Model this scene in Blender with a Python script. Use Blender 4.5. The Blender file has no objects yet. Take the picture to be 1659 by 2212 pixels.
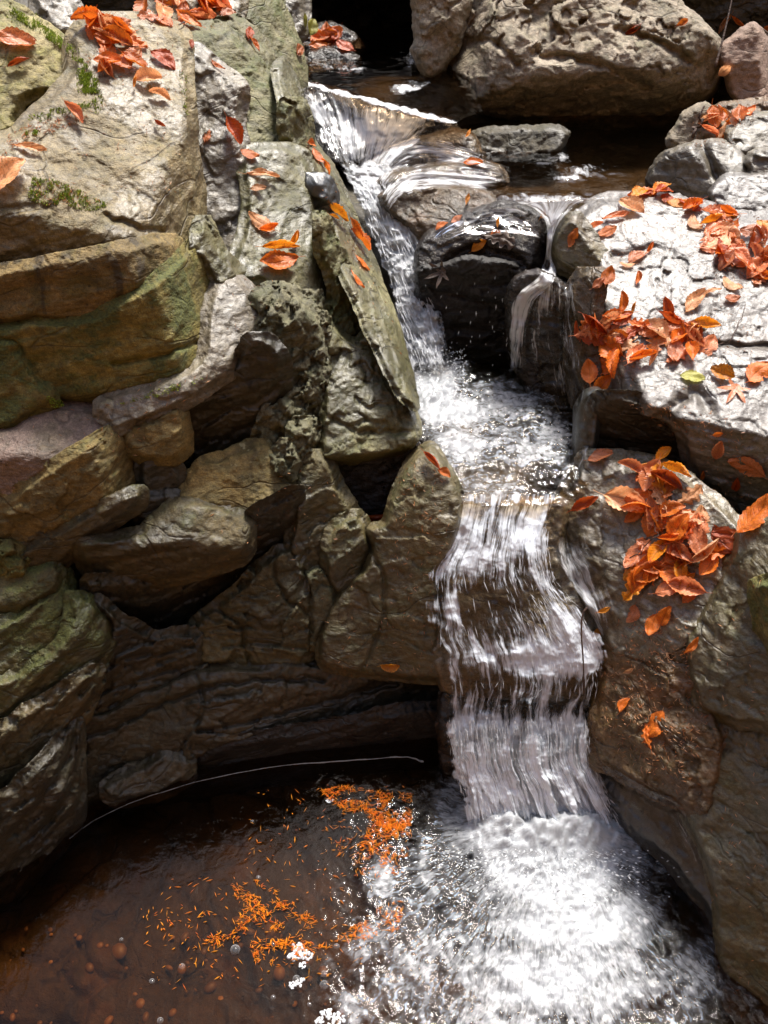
import bpy, math, random
import numpy as np
from mathutils import Vector, Matrix
from mathutils.bvhtree import BVHTree

rad = math.radians
scn = bpy.context.scene
col = scn.collection

# ------------------------------------------------------------------ camera, sky, sun, exposure
CAM_H, PITCH, TANH = 2.6, rad(42.0), 0.4615          # eye height over the lower pool, downward tilt, half-width tangent
cam_d = bpy.data.cameras.new('camera')
cam_d.sensor_fit = 'HORIZONTAL'
cam_d.sensor_width = 24.0
cam_d.lens = 12.0 / TANH
cam_d.clip_start = 0.05
cam_d.clip_end = 2000
cam = bpy.data.objects.new('camera', cam_d)
col.objects.link(cam)
cam.location = (0, 0, CAM_H)
cam.rotation_euler = (math.pi / 2 - PITCH, 0, 0)
scn.camera = cam

SUN_EL, SUN_AZ = 61.0, 22.0                          # the sun stands behind the boulder, a little to the right
w = bpy.data.worlds.new('World')
scn.world = w
w.use_nodes = True
wn = w.node_tree.nodes
bg = wn['Background']
sky = wn.new('ShaderNodeTexSky')
sky.sky_type = 'NISHITA'
sky.sun_disc = False
sky.sun_elevation = rad(SUN_EL)
sky.sun_rotation = rad(SUN_AZ)
sky.dust_density = 3.0
sky.air_density = 1.0
sky.ozone_density = 0.5
w.node_tree.links.new(sky.outputs[0], bg.inputs[0])
bg.inputs[1].default_value = 0.125
sd = bpy.data.lights.new('sun', 'SUN')
sd.energy = 3.6
sd.angle = rad(13.0)
sd.color = (1.0, 0.96, 0.90)
sun = bpy.data.objects.new('sun', sd)
col.objects.link(sun)
sdir = Vector((math.sin(rad(SUN_AZ)) * math.cos(rad(SUN_EL)), math.cos(rad(SUN_AZ)) * math.cos(rad(SUN_EL)), math.sin(rad(SUN_EL))))
sun.rotation_euler = sdir.to_track_quat('Z', 'Y').to_euler()
sun.location = sdir * 20
vs = scn.view_settings
vs.view_transform = 'Standard'
vs.look = 'None'
vs.exposure = 1.05
vs.gamma = 1.0
scn.cycles.max_bounces = 8
scn.cycles.transparent_max_bounces = 16
scn.cycles.sample_clamp_indirect = 6.0
scn.cycles.caustics_reflective = False
scn.cycles.caustics_refractive = False

# ------------------------------------------------------------------ geometry helpers
SW, SH = 1659.0, 2212.0
CP, SP = math.cos(PITCH), math.sin(PITCH)
KPX = 2 * TANH / SW                                  # metres per unit of picture width at one metre


def ray(px, py):
    u = (np.asarray(px, float) - SW / 2) / (SW / 2) * TANH
    v = (SH / 2 - np.asarray(py, float)) / (SW / 2) * TANH
    return np.stack([u, CP + SP * v, -SP + CP * v], -1)


ORI = np.array([0, 0, CAM_H])


def pt(px, py, t):
    return ORI + ray(px, py) * np.asarray(t, float)[..., None]


def tz(px, py, z):
    """distance along the view at which height z is reached"""
    return (z - CAM_H) / ray(px, py)[..., 2]


def nrm(az, el):
    a, e = rad(az), rad(el)
    return np.array([math.sin(a) * math.cos(e), -math.cos(a) * math.cos(e), math.sin(e)])


def project(P):
    P = np.asarray(P, float) - ORI
    d = P[..., 1] * CP - P[..., 2] * SP
    u = P[..., 0] / d
    v = (P[..., 1] * SP + P[..., 2] * CP) / d
    return u / TANH * SW / 2 + SW / 2, SH / 2 - v / TANH * SW / 2, d


def h3(i, j, k, s):
    n = (i * 374761393 + j * 668265263 + k * 2147483647 + s * 1274126177) & 0xFFFFFFFF
    n = ((n ^ (n >> 13)) * 1274126177) & 0xFFFFFFFF
    n = ((n ^ (n >> 16)) * 2246822519) & 0xFFFFFFFF
    return ((n ^ (n >> 15)) & 0xFFFFFF) / float(0xFFFFFF)


def vnoise(P, s=0):
    P = np.asarray(P, float)
    I = np.floor(P).astype(np.int64)
    F = P - I
    F = F * F * F * (F * (F * 6 - 15) + 10)
    out = 0
    for a in (0, 1):
        for b in (0, 1):
            for c in (0, 1):
                wgt = (F[..., 0] if a else 1 - F[..., 0]) * (F[..., 1] if b else 1 - F[..., 1]) * (F[..., 2] if c else 1 - F[..., 2])
                out = out + wgt * h3(I[..., 0] + a, I[..., 1] + b, I[..., 2] + c, s)
    return out * 2 - 1


def fbm(P, o=4, s=0, g=0.5):
    P = np.asarray(P, float)
    r, a, f = 0, 1, 1
    for k in range(o):
        r = r + a * vnoise(P * f + 17.3 * k, s + k)
        a *= g
        f *= 2.03
    return r


def chips(P, s=0):
    """broken, flat-faced chips: every cell of a jittered lattice gets a height and a tilt of its own"""
    P = np.asarray(P, float)
    I = np.floor(P).astype(np.int64)
    best = np.full(P.shape[:-1], 9e9)
    sec = best.copy()
    val = np.zeros(P.shape[:-1])
    for a in (-1, 0, 1):
        for b in (-1, 0, 1):
            for c in (-1, 0, 1):
                J = I + np.array([a, b, c])
                o = np.stack([h3(J[..., 0], J[..., 1], J[..., 2], s + q) for q in (1, 2, 3)], -1)
                D = P - (J + o)
                d = (D * D).sum(-1)
                tl = np.stack([h3(J[..., 0], J[..., 1], J[..., 2], s + q) - .5 for q in (5, 6, 7)], -1)
                hv = h3(J[..., 0], J[..., 1], J[..., 2], s + 9) - .5 + 1.5 * (D * tl).sum(-1)
                m = d < best
                sec = np.where(m, best, np.minimum(sec, d))
                val = np.where(m, hv, val)
                best = np.where(m, d, best)
    return val, np.sqrt(sec) - np.sqrt(best)


def smooth_closed(pts, n=6):
    p = np.array(pts, float)
    m = len(p)
    out = []
    for i in range(m):
        p0, p1, p2, p3 = p[i - 1], p[i], p[(i + 1) % m], p[(i + 2) % m]
        for q in range(n):
            t = q / n
            c = .5 * (2 * p1 + (p2 - p0) * t + (2 * p0 - 5 * p1 + 4 * p2 - p3) * t * t + (3 * p1 - p0 - 3 * p2 + p3) * t ** 3)
            out.append(c * .55 + (p1 * (1 - t) + p2 * t) * .45)
    return np.array(out)


def smooth_open(pts, n=10):
    p = np.array(pts, float)
    p = np.vstack([2 * p[0] - p[1], p, 2 * p[-1] - p[-2]])
    out = []
    for i in range(1, len(p) - 2):
        p0, p1, p2, p3 = p[i - 1:i + 3]
        for q in range(n):
            t = q / n
            out.append(.5 * (2 * p1 + (p2 - p0) * t + (2 * p0 - 5 * p1 + 4 * p2 - p3) * t * t + (3 * p1 - p0 - 3 * p2 + p3) * t ** 3))
    out.append(p[-2])
    return np.array(out)


def seg_dist(X, Y, poly, closed=True):
    A = poly
    B = np.roll(poly, -1, 0) if closed else None
    if not closed:
        A, B = poly[:-1], poly[1:]
    d = np.full(X.shape, 9e9)
    inside = np.zeros(X.shape, bool)
    for (ax, ay), (bx, by) in zip(A, B):
        ex, ey = bx - ax, by - ay
        L = ex * ex + ey * ey + 1e-9
        t = np.clip(((X - ax) * ex + (Y - ay) * ey) / L, 0, 1)
        d = np.minimum(d, (X - ax - t * ex) ** 2 + (Y - ay - t * ey) ** 2)
        if closed:
            c = (ay > Y) != (by > Y)
            inside ^= c & (X < ax + (Y - ay) / (by - ay + 1e-12) * ex)
    d = np.sqrt(d)
    return np.where(inside, d, -d) if closed else d


def mesh_np(name, V, quads=None, tris=None, smooth=True):
    me = bpy.data.meshes.new(name)
    V = np.asarray(V, np.float32)
    loops, starts, n = [], [], 0
    if quads is not None and len(quads):
        q = np.asarray(quads, np.int32)
        loops.append(q.ravel()); starts.append(np.arange(len(q)) * 4); n += len(q) * 4
    if tris is not None and len(tris):
        q = np.asarray(tris, np.int32)
        loops.append(q.ravel()); starts.append(n + np.arange(len(q)) * 3)
    L = np.concatenate(loops); S = np.concatenate(starts).astype(np.int32)
    me.vertices.add(len(V)); me.vertices.foreach_set('co', V.ravel())
    me.loops.add(len(L)); me.loops.foreach_set('vertex_index', L.astype(np.int32))
    me.polygons.add(len(S)); me.polygons.foreach_set('loop_start', S)
    me.update(calc_edges=True)
    me.validate()
    me.polygons.foreach_set('use_smooth', np.full(len(me.polygons), smooth))
    return me


def link(name, me, mat, parent=None, origin=None):
    """link a mesh as one object; its origin goes to the given point"""
    if origin is not None:
        me.transform(Matrix.Translation(-Vector(origin)))
    o = bpy.data.objects.new(name, me)
    col.objects.link(o)
    if mat is not None and not me.materials:
        me.materials.append(mat)
    if origin is not None:
        o.location = origin
    if parent is not None:
        o.parent = parent
    return o


def tag(o, label=None, cat=None, group=None, kind=None):
    if label: o['label'] = label
    if cat: o['category'] = cat
    if group: o['group'] = group
    if kind: o['kind'] = kind
    return o


def fattr(me, name, vals):
    a = me.attributes.new(name, 'FLOAT', 'POINT')
    a.data.foreach_set('value', np.asarray(vals, np.float32))


def uvset(me, U):
    l = np.empty(len(me.loops), np.int32)
    me.loops.foreach_get('vertex_index', l)
    lay = me.uv_layers.new(name='flow')
    lay.data.foreach_set('uv', np.asarray(U, np.float32)[l].ravel())


SOLID_V, SOLID_F, SOLID_N = [], [], [0]               # everything leaves can lie on
DMAP_S = 12                                           # coarse depth record used to lay the bedrock behind the rocks
DX = np.arange(-480, 2140, DMAP_S)
DY = np.arange(-180, 2460, DMAP_S)
DMAP = np.full((len(DY), len(DX)), np.nan)


def record(px, py, t, far=0.0):
    i = np.round((py - DY[0]) / DMAP_S).astype(int)
    j = np.round((px - DX[0]) / DMAP_S).astype(int)
    ok = (i >= 0) & (j >= 0) & (i < len(DY)) & (j < len(DX))
    for a, b, c in zip(i[ok], j[ok], (t + far)[ok]):
        if np.isnan(DMAP[a, b]) or c > DMAP[a, b]:
            DMAP[a, b] = c


def solid(V, F):
    SOLID_V.append(np.asarray(V)); SOLID_F.append(np.asarray(F) + SOLID_N[0]); SOLID_N[0] += len(V)


ROCKS = []


def rock(*a, **k):
    ROCKS.append((a, k))


def tps(anchors, lam=.02):
    """smooth surface through the facet anchors of one bank: the common body the blocks are split from"""
    A = np.array(anchors, float)
    xy = A[:, :2] / 500.0
    n = len(A)

    def phi(d2):
        return .5 * d2 * np.log(d2 + 1e-9)
    K = phi(((xy[:, None] - xy[None]) ** 2).sum(-1)) + lam * np.eye(n)
    Pm = np.column_stack([np.ones(n), xy])
    S = np.linalg.solve(np.block([[K, Pm], [Pm.T, np.zeros((3, 3))]]), np.concatenate([A[:, 2], np.zeros(3)]))

    def f(x, y):
        q = np.stack([np.ravel(x) / 500.0, np.ravel(y) / 500.0], -1)
        out = S[n] + q @ S[n + 1:]
        for i in range(n):
            out = out + S[i] * phi(((q - xy[i]) ** 2).sum(-1))
        return out.reshape(np.shape(x))
    return f


BANKS = {}


def build_rocks():
    for key in ('left bank', 'right bank'):
        anc = []
        for a, k in ROCKS:
            if key in (k.get('group') or '') and k.get('k', .5) > 0:
                anc += [(f_[0], f_[1], f_[2] + .012 * i) for i, f_ in enumerate(a[3])]
        BANKS[key] = tps(anc)
    for a, k in ROCKS:
        build_rock(*a, **k)


def build_rock(name, label, outline, facets, mat, R=.045, thick=.28, amp=.010, f=7, chip=.008, cf=9, strata=.006, bed=(-.25, -.25, .94), sf=26,
         bumps=(), grooves=(), step=3.4, sm=.011, seed=None, cat='rock', wob=3.2, ext=7, group=None, rec=True, sharp=False, grow=4.0, k=.5, soft=True):
    seed = seed if seed is not None else (abs(sum(ord(c) * (i + 3) for i, c in enumerate(label))) % 9973)
    bank = group is not None and ('bank' in group or 'core' in group)
    R = R * (.26 if bank and soft else .62 if bank else .5)
    slope = .75 if bank else 2.6
    if bank:
        ext, grow = (17, 3.5) if soft else (7, 2.0)
    poly = smooth_closed(outline) if not sharp else smooth_closed(outline, 2)
    x0, y0 = poly.min(0) - 16
    x1, y1 = poly.max(0) + 16
    gx = np.arange(x0, x1 + step, step)
    gy = np.arange(y0, y1 + step, step)
    X, Y = np.meshgrid(gx, gy)

    def sdf(X, Y):
        d = seg_dist(X, Y, poly) + grow
        Q = np.stack([X / 34, Y / 34, np.full(X.shape, seed * .37)], -1)
        return d + wob * vnoise(Q, seed) + wob * .6 * vnoise(Q * 2.9, seed + 1) + wob * .4 * vnoise(Q * 7.5, seed + 2)
    d = sdf(X, Y)
    # facets: planes through a point with a facing; the solid they bound is what one sees
    ts = []
    rr = ray(X, Y)
    tb = np.mean([q[2] for q in facets])
    for (px, py, t, az, el) in facets:
        n = nrm(az, el)
        c = float(n @ (ray(px, py) * t))
        den = np.minimum(rr @ n, -.12)
        ts.append(np.clip(c / den, tb - .7, tb + 1.1))
    ts = np.array(ts)
    mx = ts.max(0)
    T = mx + sm * np.log(np.exp((ts - mx) / sm).sum(0)) - sm * math.log(1.0)
    for key, bf in BANKS.items():
        if group is not None and key in group and k > 0:
            ii = d > 0
            Aq = np.column_stack([np.ones(ii.sum()), X[ii] / 500, Y[ii] / 500])
            c1 = np.linalg.lstsq(Aq, T[ii], rcond=None)[0]
            T = T + k * (bf(X, Y) - (c1[0] + c1[1] * X / 500 + c1[2] * Y / 500))
    # flare of the rounded rim
    dm = d * KPX * tb
    rk = np.clip(dm / R, 0, 1)
    T = T + R * (1 - np.sqrt(np.clip(1 - (1 - rk) ** 2, 0, 1))) + np.where(dm < 0, -dm * slope, 0)
    if bank:
        T = T + (.034 if k >= .55 else .020) * np.exp(-(np.maximum(d - 3.5, 0) / 3.4) ** 2) * (.7 + .6 * vnoise(np.stack([X / 60, Y / 60, X * 0 + seed], -1), seed + 60))
    for (bx, by, br, bh) in bumps:
        T = T - bh * np.exp(-((X - bx) ** 2 + (Y - by) ** 2) / (br * br))
    P = ORI + rr * T[..., None]
    b = np.array(bed, float); b /= np.linalg.norm(b)
    # bedded, weathered relief
    warp = .5 * fbm(P * 3.1 + seed, 2, seed + 5)
    dep = P @ b
    lay = fbm(np.stack([dep * sf + warp * 1.6, P[..., 0] * 1.8, P[..., 1] * 1.8], -1) + seed, 3, seed + 2)
    T = T - amp * fbm(P * f + seed, 5, seed) - strata * lay
    if chip:
        Pc = P * cf + .35 * np.stack([fbm(P * 11 + 3, 2, seed + 8), fbm(P * 11 + 7, 2, seed + 9), fbm(P * 11, 2, seed + 10)], -1)
        Pc = Pc + np.outer(dep.ravel(), b).reshape(P.shape) * cf * .9
        cv, ce = chips(Pc + seed * 1.7, seed)
        T = T - chip * cv + chip * .35 * np.clip(1 - ce / .06, 0, 1) * (vnoise(P * 6, seed + 50) > 0)
        cv2, ce2 = chips(Pc * 2.7 + seed * 1.7, seed + 30)
        T = T - chip * .30 * cv2
    T = T - .0025 * fbm(P * 60, 2, seed + 3)
    for (gp, gw, gd) in grooves:
        gpts = smooth_open(gp)
        dd = seg_dist(X + 4 * vnoise(np.stack([X / 25, Y / 25, X * 0], -1), seed), Y + 5 * vnoise(np.stack([X / 19, Y / 19, X * 0 + 5], -1), seed), gpts, closed=False)
        T = T + gd * np.exp(-(dd / gw) ** 2)
    # keep cells that reach inside the rim and pull the outermost vertices on to it
    m = -ext
    keepv = d > m
    c = keepv[:-1, :-1] | keepv[1:, :-1] | keepv[:-1, 1:] | keepv[1:, 1:]
    gyy, gxx = np.gradient(d, step)
    gl = np.sqrt(gxx ** 2 + gyy ** 2) + 1e-6
    mv = np.where(d < m, np.minimum(m - d, 2 * step), 0)
    X2 = X + gxx / gl * mv
    Y2 = Y + gyy / gl * mv
    P = ORI + ray(X2, Y2) * T[..., None]
    idx = np.arange(X.size).reshape(X.shape)
    q = np.stack([idx[:-1, :-1][c], idx[1:, :-1][c], idx[1:, 1:][c], idx[:-1, 1:][c]], -1)
    used = np.unique(q)
    re = np.full(X.size, -1); re[used] = np.arange(len(used))
    q = re[q]
    V = P.reshape(-1, 3)[used]
    # close the back: ring pushed away and drawn in, then a fan
    e = np.concatenate([q[:, [0, 1]], q[:, [1, 2]], q[:, [2, 3]], q[:, [3, 0]]])
    key = np.sort(e, 1)
    _, inv, cnt = np.unique(key[:, 0].astype(np.int64) * 10 ** 7 + key[:, 1], return_inverse=True, return_counts=True)
    be = e[cnt[inv.ravel()] == 1]
    ring = np.unique(be)
    rm = np.full(len(V), -1); rm[ring] = np.arange(len(ring)) + len(V)
    cen = V[ring].mean(0)
    away = (cen - ORI) / np.linalg.norm(cen - ORI)
    B = cen + (V[ring] - cen) * .8 + away * thick
    cb = len(V) + len(ring)
    bq = np.stack([be[:, 1], be[:, 0], rm[be[:, 0]], rm[be[:, 1]]], -1)
    bt = np.stack([rm[be[:, 1]], rm[be[:, 0]], np.full(len(be), cb)], -1)
    VV = np.vstack([V, B, (cen + away * thick)[None]])
    me = mesh_np(name, VV, np.vstack([q, bq]), bt)
    solid(V, q)
    if rec:
        ins = d > 0
        record(X[ins], Y[ins], T[ins])
    o = link(name, me, mat, origin=cen)
    return tag(o, label, cat, group)

# ------------------------------------------------------------------ materials
class NT:
    def __init__(s, name):
        s.m = bpy.data.materials.new(name)
        s.m.use_nodes = True
        s.t = s.m.node_tree
        s.t.nodes.clear()
        s.out = s.t.nodes.new('ShaderNodeOutputMaterial')

    def n(s, kind, ins=None, **kw):
        nd = s.t.nodes.new(kind)
        for k, v in kw.items():
            setattr(nd, k, v)
        for k, v in (ins or {}).items():
            s.put(nd.inputs[k], v)
        return nd

    def put(s, sock, v):
        if isinstance(v, bpy.types.NodeSocket):
            s.t.links.new(v, sock)
        elif isinstance(v, (tuple, list)) and len(v) == 3 and sock.type == 'RGBA':
            sock.default_value = (*v, 1)
        else:
            sock.default_value = v

    def math(s, op, a, b=0.0, c=0.0, clamp=False):
        nd = s.n('ShaderNodeMath', operation=op, use_clamp=clamp)
        for i, v in enumerate((a, b, c)):
            s.put(nd.inputs[i], v)
        return nd.outputs[0]

    def noise(s, vec, scale, detail=4, rough=.55, dist=0.0):
        return s.n('ShaderNodeTexNoise', {'Vector': vec, 'Scale': scale, 'Detail': detail, 'Roughness': rough, 'Distortion': dist}).outputs[0]

    def vmul(s, vec, xyz):
        return s.n('ShaderNodeVectorMath', {0: vec, 1: xyz}, operation='MULTIPLY').outputs[0]

    def vadd(s, a, b):
        return s.n('ShaderNodeVectorMath', {0: a, 1: b}, operation='ADD').outputs[0]

    def step(s, v, lo, hi):
        return s.n('ShaderNodeMapRange', {0: v, 1: lo, 2: hi}, interpolation_type='SMOOTHSTEP').outputs[0]

    def rng(s, v, a, b, c, d):
        return s.n('ShaderNodeMapRange', {0: v, 1: a, 2: b, 3: c, 4: d}).outputs[0]

    def mix(s, f, a, b, blend='MIX'):
        nd = s.n('ShaderNodeMix', data_type='RGBA', blend_type=blend)
        s.put(nd.inputs[0], f); s.put(nd.inputs[6], a); s.put(nd.inputs[7], b)
        return nd.outputs[2]

    def shmix(s, f, a, b):
        nd = s.n('ShaderNodeMixShader')
        s.put(nd.inputs[0], f); s.t.links.new(a, nd.inputs[1]); s.t.links.new(b, nd.inputs[2])
        return nd.outputs[0]

    def done(s, sh):
        s.t.links.new(sh, s.out.inputs[0])
        return s.m


def rock_mat(name, A, B, tint, tint_amt=.5, moss=0.0, rough=.75, wet=0.0, wet_r=.16, speck=.35, lichen=0.0, drip=0.0, bump=1.0, crack=.5, grain=.5, rust=0.0, coat=0.0, coat_r=.30):
    """layered stone: two body colours, algae tint, moss where it faces up, wet film, lichen, drips"""
    s = NT(name)
    geo = s.n('ShaderNodeNewGeometry')
    pos = geo.outputs['Position']
    nz = s.n('ShaderNodeSeparateXYZ', {0: geo.outputs['Normal']}).outputs[2]
    warp = s.n('ShaderNodeTexNoise', {'Vector': pos, 'Scale': 3.0, 'Detail': 2.0})
    wpos = s.vadd(pos, s.vmul(warp.outputs['Color'], (.12, .12, .12)))
    n1 = s.noise(wpos, 5.5, 7, .62)
    c = s.mix(s.step(n1, .36, .64), A, B)
    n2 = s.noise(s.vmul(wpos, (1, 1, 2.2)), 13, 5, .6)
    c = s.mix(s.math('MULTIPLY', s.step(n2, .45, .68), tint_amt), c, tint)
    big = s.noise(pos, 1.7, 3, .5)
    c = s.mix(1.0, c, s.rng(big, .3, .7, .72, 1.28), 'MULTIPLY')
    n3 = s.noise(pos, 75, 4, .7)
    c = s.mix(1.0, c, s.rng(n3, .25, .75, 1 - speck, 1 + speck), 'MULTIPLY')
    nm = s.noise(wpos, 46, 8, .74)
    c = s.mix(1.0, c, s.rng(nm, .3, .7, 1 - speck * 1.25, 1 + speck * 1.1), 'MULTIPLY')
    n4 = s.noise(pos, 330, 2, .6)
    c = s.mix(1.0, c, s.rng(n4, .25, .75, 1 - grain, 1 + grain * .9), 'MULTIPLY')
    # pits: small dark holes
    pv = s.n('ShaderNodeTexVoronoi', {'Vector': wpos, 'Scale': 44.0, 'Randomness': 1.0}).outputs['Distance']
    pit = s.math('MULTIPLY', s.math('SUBTRACT', 1.0, s.step(pv, .05, .17)), s.step(s.noise(pos, 9, 2), .52, .66))
    c = s.mix(s.math('MULTIPLY', pit, .65), c, tuple(q * .22 for q in A))
    # hairline cracks along the bedding
    cv = s.n('ShaderNodeTexVoronoi', {'Vector': s.vmul(s.vadd(pos, s.vmul(warp.outputs['Color'], (.3, .3, .3))), (2.4, 2.4, 7.5)), 'Scale': 1.0}, feature='DISTANCE_TO_EDGE').outputs['Distance']
    ck = s.math('MULTIPLY', s.math('SUBTRACT', 1.0, s.step(cv, .0, .028)), s.step(s.noise(pos, 4.3, 2), .42, .52))
    c = s.mix(s.math('MULTIPLY', ck, crack), c, tuple(q * .16 for q in A))
    if rust:
        rn = s.step(s.noise(wpos, 8, 5, .6), .52, .68)
        c = s.mix(s.math('MULTIPLY', rn, rust), c, (.20, .085, .028))
    if drip:
        dn = s.noise(s.vmul(wpos, (16, 16, 1.3)), 1.0, 4, .6)
        c = s.mix(s.math('MULTIPLY', s.step(dn, .52, .64), drip), c, (.030, .022, .013))
    if lichen:
        ln = s.math('MULTIPLY', s.step(s.noise(wpos, 22, 5, .65), .60, .66), s.step(s.noise(pos, 4.1, 2), .5, .62))
        c = s.mix(s.math('MULTIPLY', ln, lichen), c, (.50, .45, .24))
    fibre = None
    if moss:
        mn = s.noise(wpos, 6.5, 6, .68)
        fibre = s.noise(pos, 150, 3, .7)
        mm = s.math('MULTIPLY', s.step(s.math('ADD', mn, s.math('MULTIPLY', nz, .10)), .66 - .22 * moss, .80 - .22 * moss), min(1.0, .35 + moss))
        mc = s.mix(s.step(fibre, .3, .7), (.040, .048, .010), (.125, .130, .026))
        c = s.mix(mm, c, mc)
    wn_ = s.step(s.noise(wpos, 3.6, 5, .6), .62 - .45 * wet, .74 - .35 * wet) if wet else 0.0
    if wet:
        c = s.mix(s.math('MULTIPLY', wn_, .42), c, s.mix(1.0, c, (.42, .40, .38), 'MULTIPLY'))
        r = s.rng(wn_, 0, 1, rough, wet_r)
        r = s.math('ADD', r, s.rng(n3, .3, .7, -.05, .07))
    else:
        r = s.rng(n3, .3, .7, rough - .08, rough + .1)
    hb = s.math('ADD', s.math('MULTIPLY', n1, .8), s.math('MULTIPLY', n3, .20))
    hb = s.math('ADD', hb, s.math('MULTIPLY', s.noise(s.vmul(wpos, (1, 1, 2.6)), 24, 6, .62), .55))
    hb = s.math('ADD', hb, s.math('MULTIPLY', n4, .06))
    hb = s.math('SUBTRACT', hb, s.math('MULTIPLY', s.math('ADD', pit, s.math('MULTIPLY', ck, crack)), .35))
    if fibre is not None:
        hb = s.math('ADD', hb, s.math('MULTIPLY', s.math('MULTIPLY', fibre, mm), .25))
    bp = s.n('ShaderNodeBump', {'Height': hb, 'Strength': min(1.0, .85 * bump), 'Distance': .022 * max(1, bump)})
    p = s.n('ShaderNodeBsdfPrincipled', {'Base Color': c, 'Roughness': r, 'Normal': bp.outputs[0], 'Specular IOR Level': .5})
    if coat:
        cb_ = s.n('ShaderNodeBump', {'Height': s.noise(s.vmul(wpos, (1, 1, 2)), 34, 5, .6), 'Strength': .55, 'Distance': .010})
        s.put(p.inputs['Coat Weight'], s.math('MULTIPLY', wn_, coat))
        s.put(p.inputs['Coat Roughness'], coat_r)
        s.put(p.inputs['Coat Normal'], cb_.outputs[0])
    return s.done(p.outputs[0])


M = {}
M['olive'] = rock_mat('stone_olive', (0.176, 0.157, 0.072), (0.118, 0.106, 0.047), (0.086, 0.088, 0.023), .6, moss=.10, rough=.58, wet=.55, wet_r=.36, lichen=.3, coat=.5)
M['tan'] = rock_mat('stone_tan', (0.258, 0.200, 0.100), (0.196, 0.150, 0.069), (0.118, 0.103, 0.035), .45, moss=.06, rough=.58, wet=.45, wet_r=.38, lichen=.4, coat=.4)
M['front'] = rock_mat('stone_brown_dripped', (0.235, 0.159, 0.055), (0.145, 0.102, 0.033), (0.090, 0.086, 0.014), .55, moss=.18, rough=.72, drip=.75, lichen=.2)
M['mossfront'] = rock_mat('stone_mossy', (0.206, 0.163, 0.043), (0.140, 0.113, 0.026), (0.062, 0.071, 0.006), .7, moss=.75, rough=.75, drip=.3, lichen=.3)
M['mossboulder'] = rock_mat('stone_moss_boulder', (0.293, 0.239, 0.114), (0.235, 0.197, 0.070), (0.195, 0.189, 0.034), .6, moss=.28, rough=.7)
M['pale'] = rock_mat('stone_pale_wet', (0.221, 0.188, 0.132), (0.172, 0.144, 0.099), (0.111, 0.100, 0.050), .35, moss=.04, rough=.42, wet=.6, wet_r=.38, lichen=.35, coat=.45, bump=.9)
M['pink'] = rock_mat('stone_pink_grey', (0.316, 0.223, 0.177), (0.231, 0.169, 0.123), (0.137, 0.116, 0.052), .45, rough=.58, wet=.2, wet_r=.36, lichen=.4)
M['ochre'] = rock_mat('stone_ochre', (0.267, 0.186, 0.059), (0.166, 0.121, 0.040), (0.080, 0.071, 0.023), .6, moss=.15, rough=.72, lichen=.55)
M['dark'] = rock_mat('stone_shade_brown', (0.076, 0.059, 0.028), (0.045, 0.036, 0.019), (0.039, 0.039, 0.018), .5, rough=.66, lichen=.15, wet=.5, wet_r=.34, coat=.45)  # brown deepened so its colour carries the lower wall's shade
M['mossdark'] = rock_mat('stone_mossy_shade', (0.108, 0.088, 0.028), (0.062, 0.053, 0.016), (0.037, 0.045, 0.005), .7, moss=.62, rough=.7, drip=.3, lichen=.3, wet=.5, wet_r=.34, coat=.45)  # darker copy of the mossy stone, wall shade painted in, film wet
M['ochredark'] = rock_mat('stone_ochre_shade', (0.128, 0.092, 0.034), (0.073, 0.056, 0.022), (0.046, 0.043, 0.015), .6, moss=.2, rough=.7, lichen=.35, wet=.5, wet_r=.34, coat=.45)  # ochre stone darkened in colour for the shaded side of the wall
M['olivedark'] = rock_mat('stone_olive_shade', (0.116, 0.093, 0.037), (0.070, 0.058, 0.026), (0.049, 0.048, 0.016), .6, moss=.08, rough=.62, lichen=.2, wet=.5, wet_r=.34, coat=.45)  # olive stone with the lower wall's shade put into its colours
M['deep'] = rock_mat('stone_shade_dark', (0.064, 0.047, 0.024), (0.042, 0.033, 0.019), (0.031, 0.031, 0.019), .5, rough=.5, wet=.4, wet_r=.3)  # dark stone for hollows and undersides, their shade put into the colour
M['grey'] = rock_mat('stone_crumbly_grey', (0.183, 0.164, 0.089), (0.115, 0.108, 0.059), (0.089, 0.099, 0.036), .5, moss=.15, rough=.68)
M['mossrib'] = rock_mat('stone_green_rib', (0.180, 0.159, 0.075), (0.135, 0.126, 0.052), (0.076, 0.094, 0.015), .7, moss=.38, rough=.6, wet=.15, wet_r=.34)
M['boulder'] = rock_mat('stone_boulder', (0.334, 0.275, 0.198), (0.239, 0.194, 0.130), (0.103, 0.098, 0.050), .5, moss=.10, rough=.72, lichen=.3)
M['block'] = rock_mat('stone_tan_block', (0.361, 0.248, 0.182), (0.301, 0.204, 0.153), (0.240, 0.182, 0.121), .3, rough=.8, lichen=.4, speck=.25)
M['silver'] = rock_mat('stone_silver_wet', (0.202, 0.178, 0.151), (0.150, 0.131, 0.109), (0.092, 0.087, 0.063), .35, rough=.36, wet=1.0, wet_r=.30, speck=.3, bump=.8, coat=.55)
M['ledge'] = rock_mat('stone_ledge_wet', (0.221, 0.178, 0.112), (0.153, 0.122, 0.072), (0.100, 0.093, 0.041), .5, moss=.05, rough=.45, wet=.75, wet_r=.28, coat=.9, bump=.8)
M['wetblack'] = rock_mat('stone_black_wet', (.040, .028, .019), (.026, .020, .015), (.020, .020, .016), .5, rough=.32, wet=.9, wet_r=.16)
M['black'] = rock_mat('stone_black_shade', (.022, .017, .013), (.014, .012, .010), (.014, .014, .010), .5, rough=.6, wet=.35, wet_r=.3)  # near-black colour carries the deep shade of recess and undercut
M['wetbrown'] = rock_mat('stone_brown_wet', (0.113, 0.069, 0.028), (0.075, 0.049, 0.021), (0.053, 0.043, 0.015), .5, rough=.35, wet=.75, wet_r=.2, rust=.25)
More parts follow.
